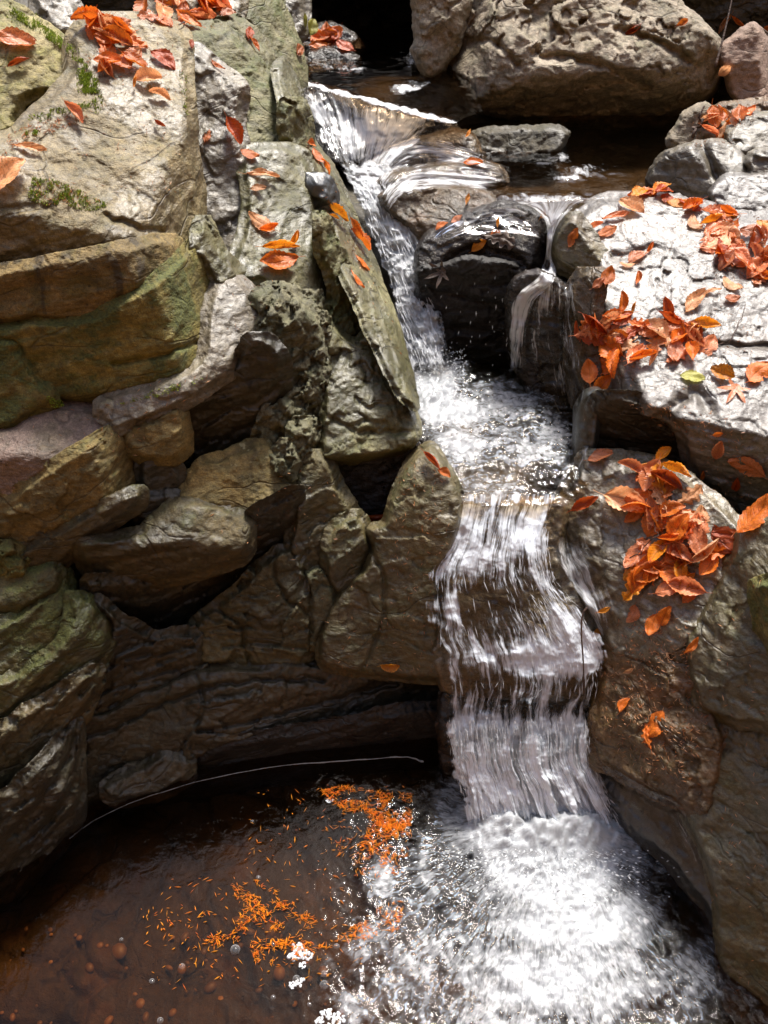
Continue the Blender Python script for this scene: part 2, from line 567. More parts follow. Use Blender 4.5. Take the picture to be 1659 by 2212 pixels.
M['rust'] = rock_mat('stone_rusty_wet', (0.162, 0.091, 0.034), (0.108, 0.065, 0.024), (0.075, 0.060, 0.020), .5, rough=.4, wet=.5, wet_r=.24, rust=.55)
M['rightwall'] = rock_mat('stone_right_wall', (0.150, 0.119, 0.055), (0.107, 0.085, 0.038), (0.064, 0.066, 0.020), .6, moss=.10, rough=.52, lichen=.15, rust=.12, wet=.5, wet_r=.34, coat=.45)
M['blue'] = rock_mat('stone_smooth_wet', (0.062, 0.063, 0.054), (0.046, 0.048, 0.043), (0.052, 0.051, 0.037), .4, rough=.3, wet=1.0, wet_r=.30, speck=.2, bump=.35, crack=.1, coat=.8, coat_r=.35)
M['bed'] = rock_mat('streambed_brown', (0.060, 0.040, 0.015), (0.033, 0.024, 0.009), (0.023, 0.018, 0.009), .6, rough=.7, rust=.15, crack=.8)
M['bedrock'] = rock_mat('bedrock_dark', (.050, .042, .030), (.034, .030, .022), (.030, .030, .018), .5, rough=.7, wet=.2, wet_r=.35)


def water_mat(name, su=38.0, sv=4.0, contrast=2.2, tint=(.80, .66, .50), bump=.5, gloss_r=.05, soft=.22, white=(.94, .95, .96), ripple=0.0, cell=0.0, ior=1.34, trl=.45):
    """thin moving water: clear tinted film with Fresnel sheen; aerated water (point value «foam») breaks up in streaks along the flow"""
    s = NT(name)
    uv = s.n('ShaderNodeUVMap', uv_map='flow').outputs[0]
    pos = s.n('ShaderNodeNewGeometry').outputs['Position']
    foam = s.n('ShaderNodeAttribute', attribute_name='foam').outputs['Fac']
    wob = s.n('ShaderNodeTexNoise', {'Vector': pos, 'Scale': 14.0, 'Detail': 2.0}).outputs['Color']
    fuv = s.vadd(uv, s.vmul(wob, (.030, .05, 0)))
    a = s.noise(s.vmul(fuv, (su, sv, 1)), 1.0, 5, .62)
    b = s.noise(s.vmul(fuv, (su * .33, sv * .6, 1)), 1.0, 3, .55)
    c = s.noise(s.vmul(fuv, (su * 2.7, sv * 1.7, 1)), 1.0, 3, .6)
    st = s.math('ADD', s.math('MULTIPLY', a, .5), s.math('ADD', s.math('MULTIPLY', b, .28), s.math('MULTIPLY', c, .22)))
    if cell:
        fr = s.noise(pos, 55, 5, .7)
        st = s.math('ADD', s.math('MULTIPLY', st, 1 - cell), s.math('MULTIPLY', fr, cell))
    brk = s.math('MULTIPLY', s.math('SUBTRACT', s.noise(pos, 9, 4, .6), .5), .55)
    v = s.math('ADD', s.math('ADD', foam, brk), s.math('MULTIPLY', s.math('SUBTRACT', st, .5), contrast))
    fm = s.step(v, .5 - soft, .5 + soft)
    fm = s.math('MULTIPLY', fm, s.step(foam, .0, .10))
    h = s.math('MULTIPLY', st, s.rng(foam, 0.02, .45, .12, 1.0))
    if ripple:
        h = s.math('ADD', h, s.math('MULTIPLY', s.math('MULTIPLY', s.noise(pos, 16, 3, .55, 1.2), ripple), s.rng(foam, 0.0, .3, .35, 1.0)))
    bp = s.n('ShaderNodeBump', {'Height': h, 'Strength': bump, 'Distance': .02})
    fr_ = s.n('ShaderNodeFresnel', {'IOR': ior, 'Normal': bp.outputs[0]}).outputs[0]
    gl = s.n('ShaderNodeBsdfGlossy', {'Color': (1, 1, 1), 'Roughness': gloss_r, 'Normal': bp.outputs[0]}).outputs[0]
    wet_ = s.n('ShaderNodeAttribute', attribute_name='wet').outputs['Fac']
    film = s.shmix(s.math('MULTIPLY', fr_, wet_), s.n('ShaderNodeBsdfTransparent', {'Color': s.mix(wet_, (1, 1, 1), tint)}).outputs[0], gl)
    df = s.n('ShaderNodeBsdfDiffuse', {'Color': white, 'Normal': bp.outputs[0]}).outputs[0]
    tl = s.n('ShaderNodeBsdfTranslucent', {'Color': white}).outputs[0]
    wf = s.shmix(trl, df, tl)
    wf = s.shmix(.06, wf, gl)
    return s.done(s.shmix(s.math('MULTIPLY', fm, .96), film, wf))


W = {}
W['fall'] = water_mat('falling_water', 120, 4.0, 3.2, (.97, .97, .97), .6, trl=.06, white=(.90, .95, 1.0))
W['slide'] = water_mat('sliding_water', 62, 6.5, 2.6, (.86, .78, .66), .45, ripple=.5, trl=.12, white=(.76, .80, .85))
W['chute'] = water_mat('chute_water', 40, 9, 2.6, (.8, .72, .62), .8, cell=.35, white=(.74, .76, .78))
W['pool'] = water_mat('pool_water', 110, 24, 1.9, (.56, .38, .23), .5, soft=.40, ripple=.45, cell=.16, ior=1.26, trl=.25, white=(.60, .62, .64))
W['mid'] = water_mat('middle_pool_water', 26, 40, 2.3, (.74, .60, .42), .45, soft=.30, ripple=1.0, cell=.30, white=(.62, .64, .66))
W['still'] = water_mat('still_water', 24, 12, 2.0, (.50, .37, .25), .22, ripple=.7)
W['film'] = water_mat('film_water', 48, 6, 2.4, (.88, .84, .78), .5)


def leaf_mat(name, A, B, rough=.38, trans=.35):
    s = NT(name)
    uv = s.n('ShaderNodeUVMap', uv_map='flow').outputs[0]
    sep = s.n('ShaderNodeSeparateXYZ', {0: uv})
    pos = s.n('ShaderNodeTexCoord').outputs['Object']
    rnd = s.n('ShaderNodeObjectInfo').outputs['Random']
    off = s.vadd(pos, s.n('ShaderNodeCombineXYZ', {0: rnd, 1: rnd, 2: rnd}).outputs[0])
    n = s.noise(off, 28, 4, .6)
    c = s.mix(s.step(n, .35, .68), A, B)
    # veins: dark midrib and slanting side veins
    av = s.math('ABSOLUTE', sep.outputs[1])
    mid = s.math('SUBTRACT', 1.0, s.step(av, .02, .09))
    ph = s.math('FRACT', s.math('MULTIPLY', s.math('SUBTRACT', sep.outputs[0], s.math('MULTIPLY', av, .22)), 9.0))
    sv = s.math('SUBTRACT', 1.0, s.step(s.math('ABSOLUTE', s.math('SUBTRACT', ph, .5)), .05, .16))
    vein = s.math('MAXIMUM', mid, s.math('MULTIPLY', sv, .55))
    c = s.mix(s.math('MULTIPLY', vein, .45), c, tuple(q * .45 for q in A))
    sp = s.math('SUBTRACT', 1.0, s.step(s.n('ShaderNodeTexVoronoi', {'Vector': off, 'Scale': 120.0}).outputs['Distance'], .1, .25))
    c = s.mix(s.math('MULTIPLY', sp, s.math('MULTIPLY', s.step(n, .5, .6), .5)), c, (.06, .02, .006))
    pn = s.noise(off, 17, 5, .65)
    c = s.mix(s.math('MULTIPLY', s.step(s.math('ADD', pn, s.math('MULTIPLY', av, .10)), .56, .70), s.rng(s.math('FRACT', s.math('MULTIPLY', rnd, 7.3)), 0, 1, .1, .75)), c, (.20, .072, .022))
    c = s.mix(1.0, c, s.rng(rnd, 0, 1, .66, 1.15), 'MULTIPLY')
    bp = s.n('ShaderNodeBump', {'Height': s.math('ADD', s.math('MULTIPLY', vein, -.6), n), 'Strength': .5, 'Distance': .003})
    p = s.n('ShaderNodeBsdfPrincipled', {'Base Color': c, 'Roughness': rough, 'Normal': bp.outputs[0], 'Specular IOR Level': .5})
    t = s.n('ShaderNodeBsdfTranslucent', {'Color': c})
    return s.done(s.shmix(trans, p.outputs[0], t.outputs[0]))


LM = {
    'orange': leaf_mat('leaf_orange', (.88, .235, .022), (.68, .135, .014)),
    'russet': leaf_mat('leaf_russet', (.60, .105, .016), (.40, .058, .011)),
    'amber': leaf_mat('leaf_amber', (.90, .360, .020), (.80, .240, .016)),
    'pale': leaf_mat('leaf_pale', (.90, .480, .240), (.80, .340, .130)),
    'rosy': leaf_mat('leaf_rosy', (.82, .300, .130), (.72, .200, .070), .26),
    'brown': leaf_mat('leaf_brown', (.120, .075, .050), (.080, .055, .040), .5, .1),
    'green': leaf_mat('leaf_yellow_green', (.50, .48, .09), (.40, .38, .08)),
}


def litter_mat(name, A, B, C, rough=.45):
    s = NT(name)
    isl = s.n('ShaderNodeNewGeometry').outputs['Random Per Island']
    c = s.mix(s.step(isl, .2, .5), A, B)
    c = s.mix(s.step(isl, .72, .95), c, C)
    p = s.n('ShaderNodeBsdfPrincipled', {'Base Color': c, 'Roughness': rough})
    return s.done(p.outputs[0])


M['needles'] = litter_mat('needles_orange', (.85, .24, .02), (.95, .36, .02), (.70, .14, .02))
M['needles_dry'] = litter_mat('needles_dry', (.45, .15, .04), (.70, .36, .18), (.22, .07, .02))
M['moss'] = litter_mat('moss_green', (.13, .19, .014), (.24, .32, .022), (.36, .42, .04), .8)
M['twig'] = rock_mat('twig_bark', (.09, .045, .025), (.06, .03, .018), (.05, .03, .02), .3, rough=.7, bump=.5)
M['pebble'] = litter_mat('pebble_stone', (.20, .11, .045), (.12, .07, .03), (.30, .17, .06), .5)
s_ = NT('bubble_film')
_f = s_.n('ShaderNodeLayerWeight', {'Blend': .35}).outputs['Facing']
_g = s_.n('ShaderNodeBsdfGlossy', {'Roughness': .08})
_d = s_.n('ShaderNodeBsdfDiffuse', {'Color': (.85, .85, .85)})
_t = s_.n('ShaderNodeBsdfTransparent', {'Color': (.96, .94, .92)})
_m = s_.shmix(.5, _g.outputs[0], _d.outputs[0])
M['bubble'] = s_.done(s_.shmix(s_.rng(_f, 0.1, 1, .08, .75), _t.outputs[0], _m))
s_ = NT('white_froth')
_n = s_.noise(s_.n('ShaderNodeNewGeometry').outputs['Position'], 90, 4, .7)
_b = s_.n('ShaderNodeBump', {'Height': _n, 'Strength': .8, 'Distance': .01})
_p = s_.n('ShaderNodeBsdfPrincipled', {'Base Color': (.86, .88, .9), 'Roughness': .35, 'Normal': _b.outputs[0]})
_q = s_.n('ShaderNodeBsdfTranslucent', {'Color': (.86, .88, .9)})
M['froth'] = s_.done(s_.shmix(.25, _p.outputs[0], _q.outputs[0]))

s_ = NT('white_strand')
_p = s_.n('ShaderNodeBsdfDiffuse', {'Color': (.92, .93, .95)})
_q = s_.n('ShaderNodeBsdfTranslucent', {'Color': (.92, .93, .95)})
_t = s_.n('ShaderNodeBsdfTransparent')
M['strand'] = s_.done(s_.shmix(.62, _t.outputs[0], s_.shmix(.5, _p.outputs[0], _q.outputs[0])))

s_ = NT('waterline_reflection')  # plain grey painted as the reflection along the pool's back edge
_p = s_.n('ShaderNodeBsdfPrincipled', {'Base Color': (.30, .32, .32), 'Roughness': .25})
M['rim_reflection'] = s_.done(_p.outputs[0])

# ------------------------------------------------------------------ rocks of the left bank
LG = 'rocks of the left bank'
rock('boulder', 'yellow-green mossy boulder at the upper left, hollowed underneath', [(-400, -20), (0, 12), (60, 45), (110, 75), (150, 108), (182, 145), (202, 185), (206, 212), (192, 222), (160, 206), (120, 196), (75, 196), (45, 215), (28, 250), (5, 290), (-400, 330)],
     [(90, 110, 2.60, 35, 52), (175, 170, 2.50, 55, 22), (40, 205, 2.42, 5, 5)], M['mossboulder'], R=.09, thick=.4, chip=.005, amp=.014, cat='boulder', k=0, group=LG)
rock('rock', 'small pale grey stone wedged behind the mossy boulder', [(80, -10), (150, -6), (162, 25), (170, 62), (166, 90), (140, 78), (110, 50), (80, 15)],
     [(125, 20, 2.95, 30, 55), (150, 60, 2.9, 35, 15)], M['pale'], R=.05, k=0, group=LG)
rock('rock', 'shaded dark brown rock behind the upper left leaf heap', [(150, -60), (350, -60), (345, 0), (325, 32), (262, 50), (195, 52), (160, 35)],
     [(240, 0, 3.6, 0, -12)], M['deep'], R=.06, chip=.012, k=0, group=LG)
rock('slab', 'large rounded main slab at the upper left, leaves along its top', [(-400, 320), (0, 305), (60, 262), (110, 215), (165, 150), (160, 80), (190, 45), (280, 40), (365, 58), (398, 82), (402, 160), (408, 260), (413, 330), (425, 410), (428, 470), (418, 520), (392, 546), (362, 518), (250, 538), (120, 563), (0, 584), (-400, 590)],
     [(110, 450, 2.22, 38, 60), (200, 500, 2.235, 5, -6), (412, 430, 2.50, 72, 12)], M['tan'], R=.06, thick=.5, chip=.004, amp=.012, strata=.005, cat='slab', k=0, group=LG, wob=2,
     grooves=[([(0, 452), (60, 447), (110, 452)], 9, .012), ([(230, 470), (300, 492), (345, 500)], 7, .018)])
rock('block', 'lens-shaped stained block beneath the main left slab', [(-400, 594), (0, 586), (120, 566), (250, 541), (352, 519), (378, 528), (384, 546), (368, 580), (320, 615), (250, 652), (200, 686), (160, 690), (80, 684), (0, 692), (-400, 690)],
     [(200, 620, 2.245, 5, -4), (365, 550, 2.30, 55, 0)], M['front'], R=.028, amp=.008, chip=.003, cat='block', group=LG, wob=2)
rock('block', 'broad mossy rounded block under the lens-shaped one', [(-400, 705), (20, 706), (60, 698), (130, 699), (205, 690), (262, 656), (330, 616), (392, 560), (422, 530), (445, 566), (458, 620), (450, 690), (440, 765), (402, 802), (330, 832), (200, 858), (132, 862), (85, 826), (45, 785), (22, 735)],
     [(220, 750, 2.33, 6, 8), (436, 640, 2.43, 66, 10), (220, 845, 2.37, 0, -30)], M['mossfront'], R=.05, amp=.010, chip=.003, cat='block', group=LG, wob=2,
     grooves=[([(245, 786), (300, 775), (370, 760), (436, 738)], 5, .018)])
rock('rock', 'green mossy wedge at the left edge below the broad block', [(-400, 730), (10, 738), (28, 760), (62, 804), (104, 846), (112, 866), (60, 892), (0, 922), (-400, 940)],
     [(40, 840, 2.32, 20, 12)], M['mossfront'], R=.035, chip=.004, group=LG)
rock('rock', 'rough mossy underside behind the hollow of the boulder', [(-400, 290), (20, 250), (60, 200), (120, 196), (190, 210), (205, 235), (150, 262), (80, 285), (20, 330), (-400, 350)],
     [(90, 250, 2.68, 10, 20)], M['deep'], R=.04, chip=.008, k=0, group=LG)
rock('rib', 'upright pale wet rib right of the main left slab', [(405, 108), (440, 124), (470, 150), (515, 185), (521, 205), (513, 250), (516, 300), (530, 350), (538, 420), (531, 470), (512, 538), (486, 560), (462, 556), (446, 500), (430, 440), (416, 360), (408, 250)],
     [(465, 320, 2.78, 12, 42), (524, 400, 2.72, 78, 8), (485, 535, 2.60, 10, -10)], M['pale'], R=.035, chip=.009, cat='rib', k=0, group=LG)
rock('rib', 'green-topped rib with a dark hollow on its right flank', [(398, 82), (432, 60), (482, 70), (532, 112), (565, 165), (604, 222), (622, 300), (604, 324), (560, 328), (520, 322), (514, 250), (522, 200), (472, 150), (420, 122)],
     [(490, 130, 3.15, 45, 45), (570, 280, 2.98, 40, -22)], M['mossrib'], R=.04, chip=.009, cat='rib', k=0, group=LG)
rock('ledge', 'middle left ledge with a leaf pair, mossy along its right flank', [(530, 332), (600, 322), (650, 335), (672, 382), (682, 440), (700, 520), (722, 570), (738, 640), (722, 690), (700, 722), (668, 716), (645, 660), (620, 636), (600, 620), (560, 600), (520, 606), (494, 596), (512, 560), (534, 480), (540, 420)],
     [(590, 450, 2.78, 40, 55), (690, 560, 2.82, 80, 22), (640, 650, 2.62, 25, -12)], M['olive'], R=.05, chip=.006, cat='ledge', group=LG)
rock('rib', 'long smooth outer rib sloping down along the rushing chute', [(592, 150), (612, 128), (640, 180), (652, 232), (664, 290), (692, 330), (716, 360), (752, 440), (802, 560), (832, 640), (862, 720), (890, 828), (898, 880), (860, 850), (800, 730), (760, 640), (730, 580), (700, 500), (680, 410), (664, 345), (632, 318), (610, 240)],
     [(740, 480, 2.96, 87, 44)], M['olive'], soft=False, R=.05, amp=.017, strata=.010, chip=.014, thick=.2, cat='rib', k=0, group=LG, wob=2)
rock('rock', 'small dark wet stone stuck at the rim of the chute', [(676, 388), (700, 395), (715, 420), (712, 438), (692, 436), (680, 420)], [(698, 415, 2.86, 30, 20)], M['blue'], R=.03, thick=.08, k=0, group=LG)
rock('rock', 'angular mossy lump between the green rib and the chute', [(618, 226), (648, 230), (662, 300), (664, 345), (640, 330), (622, 300), (612, 260)], [(640, 285, 3.02, 60, 10)], M['mossrib'], R=.03, chip=.02, thick=.2, k=0, group=LG)
rock('rock', 'green pitted face hanging over the chute at mid height', [(690, 470), (712, 520), (742, 580), (776, 640), (808, 700), (800, 760), (760, 780), (720, 740), (700, 700), (724, 650), (716, 590), (694, 540)],
     [(745, 660, 2.79, 55, 15)], M['mossrib'], R=.04, chip=.024, cf=14, k=0, group=LG)
rock('rock', 'olive overhanging mass left of the plunge pool', [(712, 700), (770, 740), (806, 700), (852, 790), (890, 870), (904, 940), (882, 962), (832, 988), (762, 1012), (704, 1002), (690, 960), (700, 880), (698, 800), (700, 740)],
     [(795, 870, 2.68, 42, 14), (800, 965, 2.66, 20, -38), (850, 800, 2.74, 75, 20)], M['olive'], soft=False, R=.05, chip=.022, cf=8, k=0.85, group=LG,
     grooves=[([(770, 860), (800, 880), (850, 870)], 6, .015), ([(705, 900), (770, 930), (850, 935), (895, 930)], 6, .015)])
rock('rock', 'crumbling grey-green core of the left wall', [(560, 640), (600, 622), (650, 650), (695, 715), (706, 800), (700, 900), (676, 960), (662, 1020), (645, 1070), (612, 1040), (592, 975), (555, 965), (585, 880), (605, 820), (598, 760), (568, 735), (552, 690)],
     [(645, 850, 2.64, 18, 2)], M['grey'], R=.04, chip=.035, cf=13, amp=.02, group=LG)
for q, (x, y, a, b_, t, lab) in enumerate([
        (592, 680, 34, 46, 2.50, 'rounded tan knob at the top of the crumbling core'), (655, 660, 38, 26, 2.58, 'grey fragment under the leaf pair ledge'),
        (668, 712, 30, 30, 2.56, 'squarish grey fragment high in the crumbling core'), (632, 775, 32, 34, 2.53, 'pale green fragment midway down the crumbling core'),
        (684, 838, 22, 40, 2.58, 'narrow grey fragment against the olive mass'), (645, 872, 30, 28, 2.55, 'blunt grey fragment in the middle of the crumbling core'),
        (655, 950, 26, 40, 2.52, 'bluish flaked fragment low in the crumbling core'), (618, 905, 26, 30, 2.55, 'brown fragment beside the dark recess face'),
        (622, 1010, 30, 44, 2.50, 'pitted pale snout above the tongue ledges')]):
    rr_ = random.Random(q)
    rock('rock', lab, [(x + a * (1 + rr_.uniform(-.25, .2)) * math.cos(k * math.pi / 4), y + b_ * (1 + rr_.uniform(-.25, .2)) * math.sin(k * math.pi / 4)) for k in range(8)],
         [(x, y - 6, t + .045, 12 + rr_.uniform(-20, 25), 30), (x, y + 10, t + .045, 10 + rr_.uniform(-20, 30), -10), (x + 10, y, t + .06, 60, 5)], M['grey'], R=.02, thick=.12, chip=.034, cf=18, amp=.010, group='fragments of the crumbling core', wob=6, sharp=True)
rock('rock', 'olive shelf under the upright pale rib', [(440, 480), (470, 545), (500, 575), (520, 600), (480, 618), (462, 610), (446, 566), (424, 530), (430, 500)], [(470, 570, 2.5, 50, 15)], M['olive'], R=.03, group=LG)
rock('ledge', 'thin white-topped ledge curving under the broad block', [(215, 882), (262, 852), (332, 836), (402, 806), (442, 768), (452, 690), (462, 630), (480, 610), (515, 612), (545, 640), (562, 690), (552, 720), (522, 745), (502, 796), (470, 820), (430, 850), (380, 874), (300, 906), (252, 926), (236, 908)],
     [(320, 862, 2.36, 18, 56), (470, 780, 2.38, 25, 48), (525, 680, 2.47, 40, 42)], M['pale'], R=.022, chip=.006, amp=.008, cat='ledge', group=LG, wob=2)
rock('rock', 'small lichen-spotted block under the thin white ledge', [(272, 936), (320, 912), (382, 884), (397, 922), (401, 968), (372, 990), (312, 986), (284, 962)],
     [(345, 935, 2.375, 15, 30), (390, 940, 2.40, 70, 0)], M['ochre'], R=.03, chip=.006, group=LG)
rock('ledge', 'pinkish smooth-topped ledge at the left edge', [(-400, 960), (0, 938), (60, 900), (130, 880), (205, 888), (232, 905), (248, 926), (200, 958), (120, 1000), (50, 1052), (0, 1082), (-400, 1110)],
     [(100, 955, 2.335, 18, 60), (140, 992, 2.33, 4, 0)], M['pink'], R=.030, chip=.003, amp=.008, cat='ledge', group=LG, wob=2)
rock('block', 'thick ochre block below the pinkish ledge', [(-400, 1112), (0, 1086), (60, 1050), (150, 988), (250, 932), (276, 955), (290, 990), (300, 1050), (272, 1072), (200, 1102), (110, 1152), (40, 1192), (0, 1180), (-400, 1190)],
     [(150, 1060, 2.335, 4, 0), (288, 1010, 2.42, 60, 0)], M['ochre'], R=.026, chip=0.01, cat='block', group=LG, wob=2)
rock('block', 'narrow slanting strip of stone under the ochre block', [(112, 1158), (200, 1107), (298, 1062), (301, 1084), (262, 1112), (182, 1162), (132, 1212), (60, 1232), (40, 1200)],
     [(180, 1140, 2.37, 5, -8)], M['ochredark'], R=.022, chip=.007, group=LG, wob=2)
rock('rock', 'mossy crumb pile at the left edge under the ochre block', [(-400, 1188), (0, 1180), (40, 1192), (60, 1232), (20, 1250), (-400, 1250)], [(10, 1215, 2.40, 10, 20)], M['mossfront'], R=.03, chip=.02, cf=16, group=LG)
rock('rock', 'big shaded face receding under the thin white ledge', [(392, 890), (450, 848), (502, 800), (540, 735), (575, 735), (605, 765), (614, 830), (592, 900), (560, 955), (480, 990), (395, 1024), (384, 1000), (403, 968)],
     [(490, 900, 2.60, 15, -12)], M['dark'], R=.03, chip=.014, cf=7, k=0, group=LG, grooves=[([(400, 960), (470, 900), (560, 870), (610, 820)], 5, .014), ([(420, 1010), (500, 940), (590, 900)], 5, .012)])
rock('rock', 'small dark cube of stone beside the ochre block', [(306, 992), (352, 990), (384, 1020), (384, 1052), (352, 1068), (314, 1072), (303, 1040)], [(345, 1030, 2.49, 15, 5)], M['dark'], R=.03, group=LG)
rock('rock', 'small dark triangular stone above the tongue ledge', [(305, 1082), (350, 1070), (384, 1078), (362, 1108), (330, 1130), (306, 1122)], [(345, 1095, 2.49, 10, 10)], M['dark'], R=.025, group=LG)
rock('ledge', 'flat upper ledge with yellow lichen above the tongue', [(384, 1090), (400, 1052), (432, 1010), (500, 985), (562, 962), (592, 975), (612, 1030), (626, 1056), (602, 1080), (545, 1112), (515, 1108), (455, 1092)],
     [(500, 1030, 2.55, 18, 55), (570, 1088, 2.50, 12, -4)], M['ochre'], R=.035, chip=.007, cat='ledge', group=LG)
rock('ledge', 'tongue-shaped ledge jutting out of the lower left wall', [(176, 1172), (250, 1166), (310, 1152), (342, 1122), (382, 1090), (450, 1090), (512, 1112), (536, 1142), (535, 1180), (512, 1208), (400, 1242), (310, 1257), (225, 1252), (180, 1215)],
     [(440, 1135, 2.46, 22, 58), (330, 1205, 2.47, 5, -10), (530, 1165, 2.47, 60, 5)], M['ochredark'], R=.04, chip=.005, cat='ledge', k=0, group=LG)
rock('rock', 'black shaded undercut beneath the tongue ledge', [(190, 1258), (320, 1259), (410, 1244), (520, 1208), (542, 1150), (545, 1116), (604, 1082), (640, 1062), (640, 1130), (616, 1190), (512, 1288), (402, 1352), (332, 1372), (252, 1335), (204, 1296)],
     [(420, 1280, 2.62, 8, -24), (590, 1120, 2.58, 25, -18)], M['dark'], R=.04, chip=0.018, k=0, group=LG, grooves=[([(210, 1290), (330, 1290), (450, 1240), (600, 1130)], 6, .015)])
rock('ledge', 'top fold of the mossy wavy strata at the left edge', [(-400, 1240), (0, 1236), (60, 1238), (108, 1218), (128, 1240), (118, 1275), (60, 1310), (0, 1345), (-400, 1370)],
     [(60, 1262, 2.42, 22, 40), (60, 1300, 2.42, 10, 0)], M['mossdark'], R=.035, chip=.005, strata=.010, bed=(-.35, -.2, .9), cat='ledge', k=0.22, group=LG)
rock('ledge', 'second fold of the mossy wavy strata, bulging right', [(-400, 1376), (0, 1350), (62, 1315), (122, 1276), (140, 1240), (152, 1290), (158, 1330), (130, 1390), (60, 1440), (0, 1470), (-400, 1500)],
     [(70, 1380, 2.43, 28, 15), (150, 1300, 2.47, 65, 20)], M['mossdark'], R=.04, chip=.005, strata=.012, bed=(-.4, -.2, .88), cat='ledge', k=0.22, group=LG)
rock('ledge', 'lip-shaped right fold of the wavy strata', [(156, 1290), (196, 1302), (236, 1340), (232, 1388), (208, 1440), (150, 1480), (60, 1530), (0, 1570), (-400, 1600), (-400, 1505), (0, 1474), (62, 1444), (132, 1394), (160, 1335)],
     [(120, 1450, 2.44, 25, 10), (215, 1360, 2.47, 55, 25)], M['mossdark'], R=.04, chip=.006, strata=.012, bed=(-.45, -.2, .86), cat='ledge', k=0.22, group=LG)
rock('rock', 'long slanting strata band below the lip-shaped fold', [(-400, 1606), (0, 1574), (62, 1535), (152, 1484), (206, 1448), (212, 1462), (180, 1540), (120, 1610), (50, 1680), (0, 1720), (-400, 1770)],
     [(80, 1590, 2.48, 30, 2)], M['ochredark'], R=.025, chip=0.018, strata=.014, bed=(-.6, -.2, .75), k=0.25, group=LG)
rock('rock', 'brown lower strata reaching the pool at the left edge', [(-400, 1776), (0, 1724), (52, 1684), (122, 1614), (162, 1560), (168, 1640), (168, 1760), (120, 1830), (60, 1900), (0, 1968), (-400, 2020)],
     [(70, 1760, 2.52, 35, -5), (160, 1700, 2.58, 60, 0)], M['dark'], R=.025, chip=0.02, strata=.014, bed=(-.6, -.2, .75), k=0.25, group=LG, grooves=[([(0, 1830), (60, 1760), (150, 1640)], 5, .014), ([(20, 1900), (100, 1790), (165, 1690)], 5, .012)])
rock('rock', 'shaded brown slab tucked behind the wavy strata', [(205, 1296), (255, 1338), (332, 1376), (420, 1372), (432, 1428), (400, 1460), (280, 1510), (200, 1556), (208, 1470), (236, 1390), (240, 1340)],
     [(320, 1430, 2.70, 10, -8)], M['dark'], R=.02, chip=0.024, k=0.6, grooves=[([(220, 1440), (300, 1420), (420, 1395)], 4, .025), ([(215, 1500), (300, 1470), (400, 1440)], 4, .02)], group=LG)
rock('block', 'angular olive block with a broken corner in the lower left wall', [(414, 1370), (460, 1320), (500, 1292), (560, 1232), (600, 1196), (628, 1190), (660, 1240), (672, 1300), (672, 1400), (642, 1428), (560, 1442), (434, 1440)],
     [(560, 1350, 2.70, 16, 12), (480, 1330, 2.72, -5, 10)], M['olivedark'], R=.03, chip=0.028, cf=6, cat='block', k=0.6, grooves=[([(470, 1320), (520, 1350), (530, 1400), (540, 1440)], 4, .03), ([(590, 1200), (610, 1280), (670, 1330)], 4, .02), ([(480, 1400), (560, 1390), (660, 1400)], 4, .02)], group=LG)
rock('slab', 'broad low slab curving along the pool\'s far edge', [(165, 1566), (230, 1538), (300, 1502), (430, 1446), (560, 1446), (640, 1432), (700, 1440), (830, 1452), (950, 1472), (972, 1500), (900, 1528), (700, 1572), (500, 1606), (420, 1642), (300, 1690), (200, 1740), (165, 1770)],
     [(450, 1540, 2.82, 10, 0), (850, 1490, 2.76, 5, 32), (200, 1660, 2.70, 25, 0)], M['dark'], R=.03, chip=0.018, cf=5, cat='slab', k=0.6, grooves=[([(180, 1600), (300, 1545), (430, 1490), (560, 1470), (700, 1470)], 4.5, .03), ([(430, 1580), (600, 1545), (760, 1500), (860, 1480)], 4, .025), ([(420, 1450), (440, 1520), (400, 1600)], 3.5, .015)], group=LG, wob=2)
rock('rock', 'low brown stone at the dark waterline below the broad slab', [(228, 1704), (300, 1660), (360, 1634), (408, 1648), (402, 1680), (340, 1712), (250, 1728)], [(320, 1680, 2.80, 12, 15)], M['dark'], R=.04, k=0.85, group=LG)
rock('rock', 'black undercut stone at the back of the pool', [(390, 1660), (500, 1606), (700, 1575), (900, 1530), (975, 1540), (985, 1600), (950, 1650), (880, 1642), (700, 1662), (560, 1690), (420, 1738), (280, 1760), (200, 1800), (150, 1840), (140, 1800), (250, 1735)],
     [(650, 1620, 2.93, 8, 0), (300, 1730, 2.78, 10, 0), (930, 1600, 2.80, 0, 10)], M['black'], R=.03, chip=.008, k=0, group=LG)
rock('slab', 'leaning smooth slab left of the sliding water', [(792, 1140), (830, 1128), (852, 1060), (885, 992), (928, 958), (955, 992), (990, 1050), (1000, 1090), (986, 1170), (952, 1232), (947, 1320), (952, 1400), (972, 1468), (870, 1466), (700, 1442), (692, 1370), (722, 1292), (782, 1232), (802, 1180)],
     [(920, 985, 2.60, 15, 62), (850, 1250, 2.64, 38, 22), (960, 1080, 2.50, 62, 35), (960, 1330, 2.55, 70, 10)], M['rightwall'], soft=False, R=.05, chip=0.01, amp=.008, strata=.002, cat='slab', k=0.85, grooves=[([(800, 1180), (830, 1260), (820, 1360), (780, 1450)], 4, .016)], group=LG, wob=2)
rock('rock', 'dark hollow behind the leaning slab, holding one wet leaf', [(700, 985), (900, 960), (905, 1000), (850, 1075), (830, 1160), (790, 1150), (740, 1080)], [(790, 1060, 2.86, 10, 10)], M['wetblack'], R=.02, chip=.01, k=0, group=LG)
